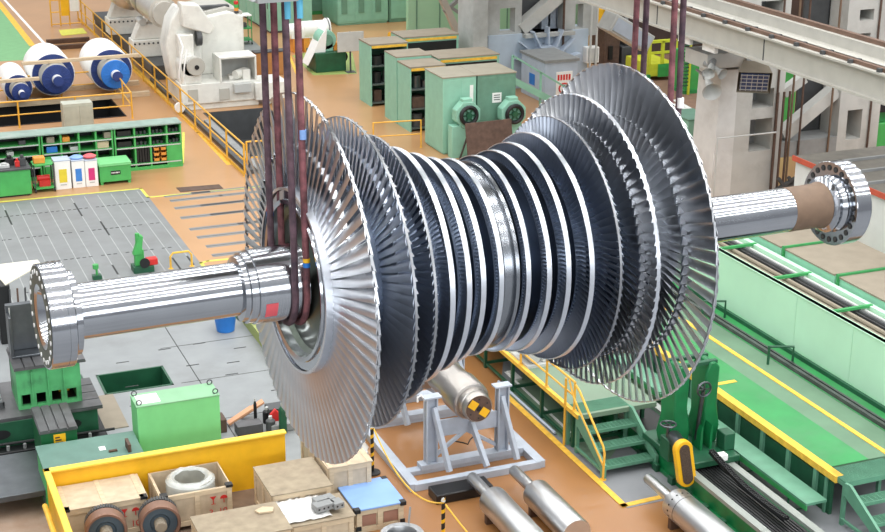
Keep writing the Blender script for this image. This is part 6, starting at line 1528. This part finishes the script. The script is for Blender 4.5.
# angle plate standing on the casting, white sheet
p0 = (cx0-.12, cy0+.25)
T = thing('steel_angle_plate', 'dark steel angle plate standing behind the left coupling', 'angle plate', (cx0+.0, cy0+.45, ctop-.0)); 
mb = MB(); mb.box(0,0,0,.62,.5,.05); mb.box(0,.35,.05,.62,.5,1.05); mb.box(0,0,.05,.06,.35,.9); mb.build('plate', K['steeld'], T, bevel=.01); mb = MB(); mb.box(.06,.34,.06,.08,.35,1.0); mb.build('scribed_edge', K['lgrey'], T)
# swarf bin
a = G(*C3(80,205),.9); T = thing('swarf_bin', 'steel bin full of silvery turnings left of the green casting', 'bin', (1.75, by0+.55, zb)); mb = MB(); wS = cx0-.25-1.75
mb.box(0,0,0,wS,1.1,.03); mb.box(0,0,.03,.03,1.1,.12); mb.box(wS-.03,0,.03,wS,1.1,.12); mb.box(0,0,.03,wS,.03,.12); mb.build('pan', K['dgrey'], T)
r5 = random.Random(4); mb = MB()
for k in range(900):
    x, y = r5.uniform(.05,wS-.05), r5.uniform(.05,1.05); z = .06+.22*max(0,1-abs(x-wS*.5)/wS*2)*r5.random()+.05*r5.random(); s_ = .02+.02*r5.random()
    Mx = Matrix.Translation((x,y,z)) @ Matrix.Rotation(r5.uniform(0,6),4,V3((r5.random(),r5.random(),r5.random()+.01)).normalized())
    mb.add([(-s_,-s_*.5,0),(s_,-s_*.6,0),(s_*.8,s_*.5,.01),(-s_*.7,s_*.6,.01)],[(0,1,2,3)],Mx)
mb.add([(0.03,0.03,.1),(wS-.03,0.03,.1),(wS-.03,1.07,.1),(.03,1.07,.1)],[(0,1,2,3)])
mb.build('steel_turnings', mat('turnings', (190,192,194), .35, .9, var=.2, scale=30), T, smooth=False, fix=False, kind='stuff')
# machine at the left edge behind: dark column and cream sheet on a cabinet
a = G(0,285); Yq = 32.5
q0,q1,q2,q3 = G(*Q3(18,85),1.52),G(*Q3(140,15),1.52),G(*Q3(128,0),1.52),G(*Q3(-40,20),1.52)
scx, scy = q3.x, min(q0.y, q1.y)+.02
T = thing('cable_cabinet', 'dark machine cabinet at the left picture edge with hanging cables', 'machine cabinet', (scx, scy, 0)); mb = MB(); mb.box(0,0,0,q0.x-scx+.1,q3.y-scy,1.5); mb.build('body', K['black'], T, bevel=.03)
for k in range(5):
    mb = MB(); mb.tube([(.3+.18*k,-.02,1.4),(.28+.18*k,-.12,.9),(.35+.15*k,-.05,.3),(.4+.15*k,-.05,.02)],.025,6); mb.build('cable', K['rust'] if k % 2 else K['dgrey'], T)
x0,x1,y0,y1 = TRX(Q3,(20,88),(140,12),(0,30),1.55)
T = thing('cream_board', 'cream board lying flat on the dark cabinet at the left edge', 'board', (scx,scy,1.5))
mb = MB(); mb.prism([V3((q.x-scx,q.y-scy,.0)) for q in (q0,q1,q2,q3)],(0,0,.03)); mb.build('board_panel', mat('cream_board_paint', (226,222,206), .6, var=.03), T)
# big dark plate at the far left bottom
T = thing('surface_plate', 'flat dark steel surface plate on a low stand at the left picture edge', 'surface plate', (0,0,0)); q0,q1,q2,q3 = G(*Q4(150,375),.5),G(*Q4(138,235),.5),G(*Q4(-60,250),.5),G(*Q4(-60,400),.5)
X0_, X1_, Y0_, Y1_ = q3.x, q1.x, q0.y, min(q1.y, by0-.3)
T.location = (X0_,Y0_,0); mb = MB(); mb.box(0,0,.38,X1_-X0_,Y1_-Y0_,.5); mb.build('plate', K['steeld'], T, bevel=.01)
for xx in (.1, X1_-X0_-.2):
    for yy in (.1, Y1_-Y0_-.2):
        mb = MB(); mb.box(xx,yy,0,xx+.1,yy+.1,.38); mb.build('leg', K['dgrey'], T)
# blue drum under the shaft, blocks behind the tray
c = G(*Q3(768,240)); T = thing('blue_bucket', 'bright blue plastic bucket on the plate floor under the polished shaft', 'bucket', (c.x,c.y,0)); mb = MB(); mb.lathe((0,0,0),(0,0,1),[(0,.2),(.02,.22),(.42,.28),(.44,.29),(.46,.28)],24); mb.build('body', K['blue'], T); mb = MB(); mb.lathe((0,0,.46),(0,0,1),[(0,.28),(.02,.27),(.03,0)],24); mb.build('lid', K['blue'], T)
def vb(px, w_, d_, h_, m_, name, label, cat, rz=0, z=0, tilt=0):
    p_ = G(*px, z); T = thing(name, label, cat, (p_.x,p_.y,z), rz); return T
p_ = G(*Q4(820,150)); 
for k, (dx, dy, m_, lb) in enumerate(((0,0,'wood','left reddish plank leaning on a steel block behind the yellow tray'),(.32,.12,'wood','right reddish plank leaning on a steel block behind the yellow tray'))):
    mb = MB(); mb.box(-.3,-.09,0,.3,.09,.05, Matrix.Translation((0,0,.16)) @ Matrix.Rotation(radians(-28),4,'Y')); o = mb.build('leaning_plank', mat('red_plank', (214,160,124), .6, var=.1) if k == 0 else bpy.data.materials['red_plank'], loc=(p_.x+dx,p_.y+dy*2,0.02), bevel=.006); tag(o, lb, 'plank')
for k, (dx, dy, w_, d_, h_, m_, lb) in enumerate(((.05,-.45,.55,.3,.22,'iron','flat grey steel block behind the yellow tray, nearest the tray wall'),(.75,-.1,.4,.35,.35,'dgrey','dark steel block carrying the leaning planks'),(-.55,-.1,.35,.4,.3,'rust','rusty brown block right beside the green box'),(.75,-.62,.55,.22,.18,'grey','light steel strip block behind the yellow tray'))):
    mb = MB(); mb.box(-w_/2,-d_/2,0,w_/2,d_/2,h_); o = mb.build('steel_block', K[m_], loc=(p_.x+dx,p_.y+dy,.006), bevel=.015); tag(o, lb, 'block')
for k, (px, h_, r_, m_, lb) in enumerate(((C6(178,95),.3,.1,'dgrey','squat dark pot behind the yellow tray, front one'),(C6(162,55),.3,.09,'black','squat black pot behind the yellow tray, rear one'),(C6(112,55),.5,.035,'black','thin black upright pin by the leaning planks'),(C6(232,100),.62,.085,'dgreen','dark green gas bottle behind the yellow tray next to the blade tips'))):
    q_ = G(*px); T = thing(('pot','pot','pin','gas_bottle')[k], lb, ('pot','pot','pin','gas bottle')[k], (q_.x,q_.y,.006)); mb = MB(); mb.lathe((0,0,0),(0,0,1),[(0,r_),(h_*.85,r_),(h_*.95,r_*.7),(h_,r_*.35)],18); mb.build('body', K[m_], T); mb = MB(); mb.cyl((0,0,h_),(0,0,h_+.06),r_*.4,12); mb.build('cap', K['lgrey'], T)
q_ = G(*C6(205,75)); mb = MB(); mb.prism([(-.12,0,0),(.1,0,0),(.12,0,.25),(-.02,0,.42),(-.14,0,.3)],(0,.08,0)); o = mb.build('red_bag', K['red'], loc=(q_.x,q_.y,.006), bevel=.02); tag(o, 'small red and white bag beside the green gas bottle', 'bag')
# grating strip on the floor beside the machine base
q_ = G(*C3(545,240)); mb = MB(); mb.box(-.25,-.9,0,.25,.9,.02); o = mb.build('floor_plank', K['tan'], loc=(q_.x,q_.y+.4,.006)); tag(o, 'worn wooden plank lying on the plates beside the machine base', 'plank')
# ------------------------------------------------------------------ light
W = bpy.data.worlds.new('hall_air'); SC.world = W; W.use_nodes = True
nt = W.node_tree; bg = nt.nodes['Background']
tc = nt.nodes.new('ShaderNodeTexCoord'); sx = nt.nodes.new('ShaderNodeSeparateXYZ'); nt.links.new(tc.outputs['Generated'], sx.inputs['Vector'])
rp = nt.nodes.new('ShaderNodeValToRGB'); nt.links.new(sx.outputs['Z'], rp.inputs['Fac'])
cr = rp.color_ramp; cr.elements[0].position = 0; cr.elements[0].color = (.36,.37,.40,1)
cr.elements[1].position = .75; cr.elements[1].color = (1.0,1.0,1.0,1)
e_ = cr.elements.new(.3); e_.color = (.58,.6,.63,1)
nt.links.new(rp.outputs['Color'], bg.inputs['Color']); bg.inputs['Strength'].default_value = 1.0
def lamp(name, loc, sx_, sy_, power, rot=(0,0,0), col=(1,1,.98)):
    L = bpy.data.lights.new(name, 'AREA'); L.shape = 'RECTANGLE'; L.size = sx_; L.size_y = sy_; L.energy = power; L.color = col
    o = bpy.data.objects.new(name, L); COL.objects.link(o); o.location = loc; o.rotation_euler = rot; return o
for y in (-6, 3, 10, 17, 24, 32, 44, 56, 70, 84):
    lamp('hall_lamp', (16, y, 24), 62, .8, 3600)
lamp('blade_fill_light', (8, -22, 11), 60, 9, 9000, (radians(80), 0, 0), (.93,.97,1))  # fill panel added behind the camera to light the blades from the front
SC.view_settings.view_transform = 'Standard'; SC.view_settings.look = 'None'; SC.view_settings.gamma = 1
SC.view_settings.exposure = -0.12
SC.cycles.use_denoising = True
SC.cycles.max_bounces = 8
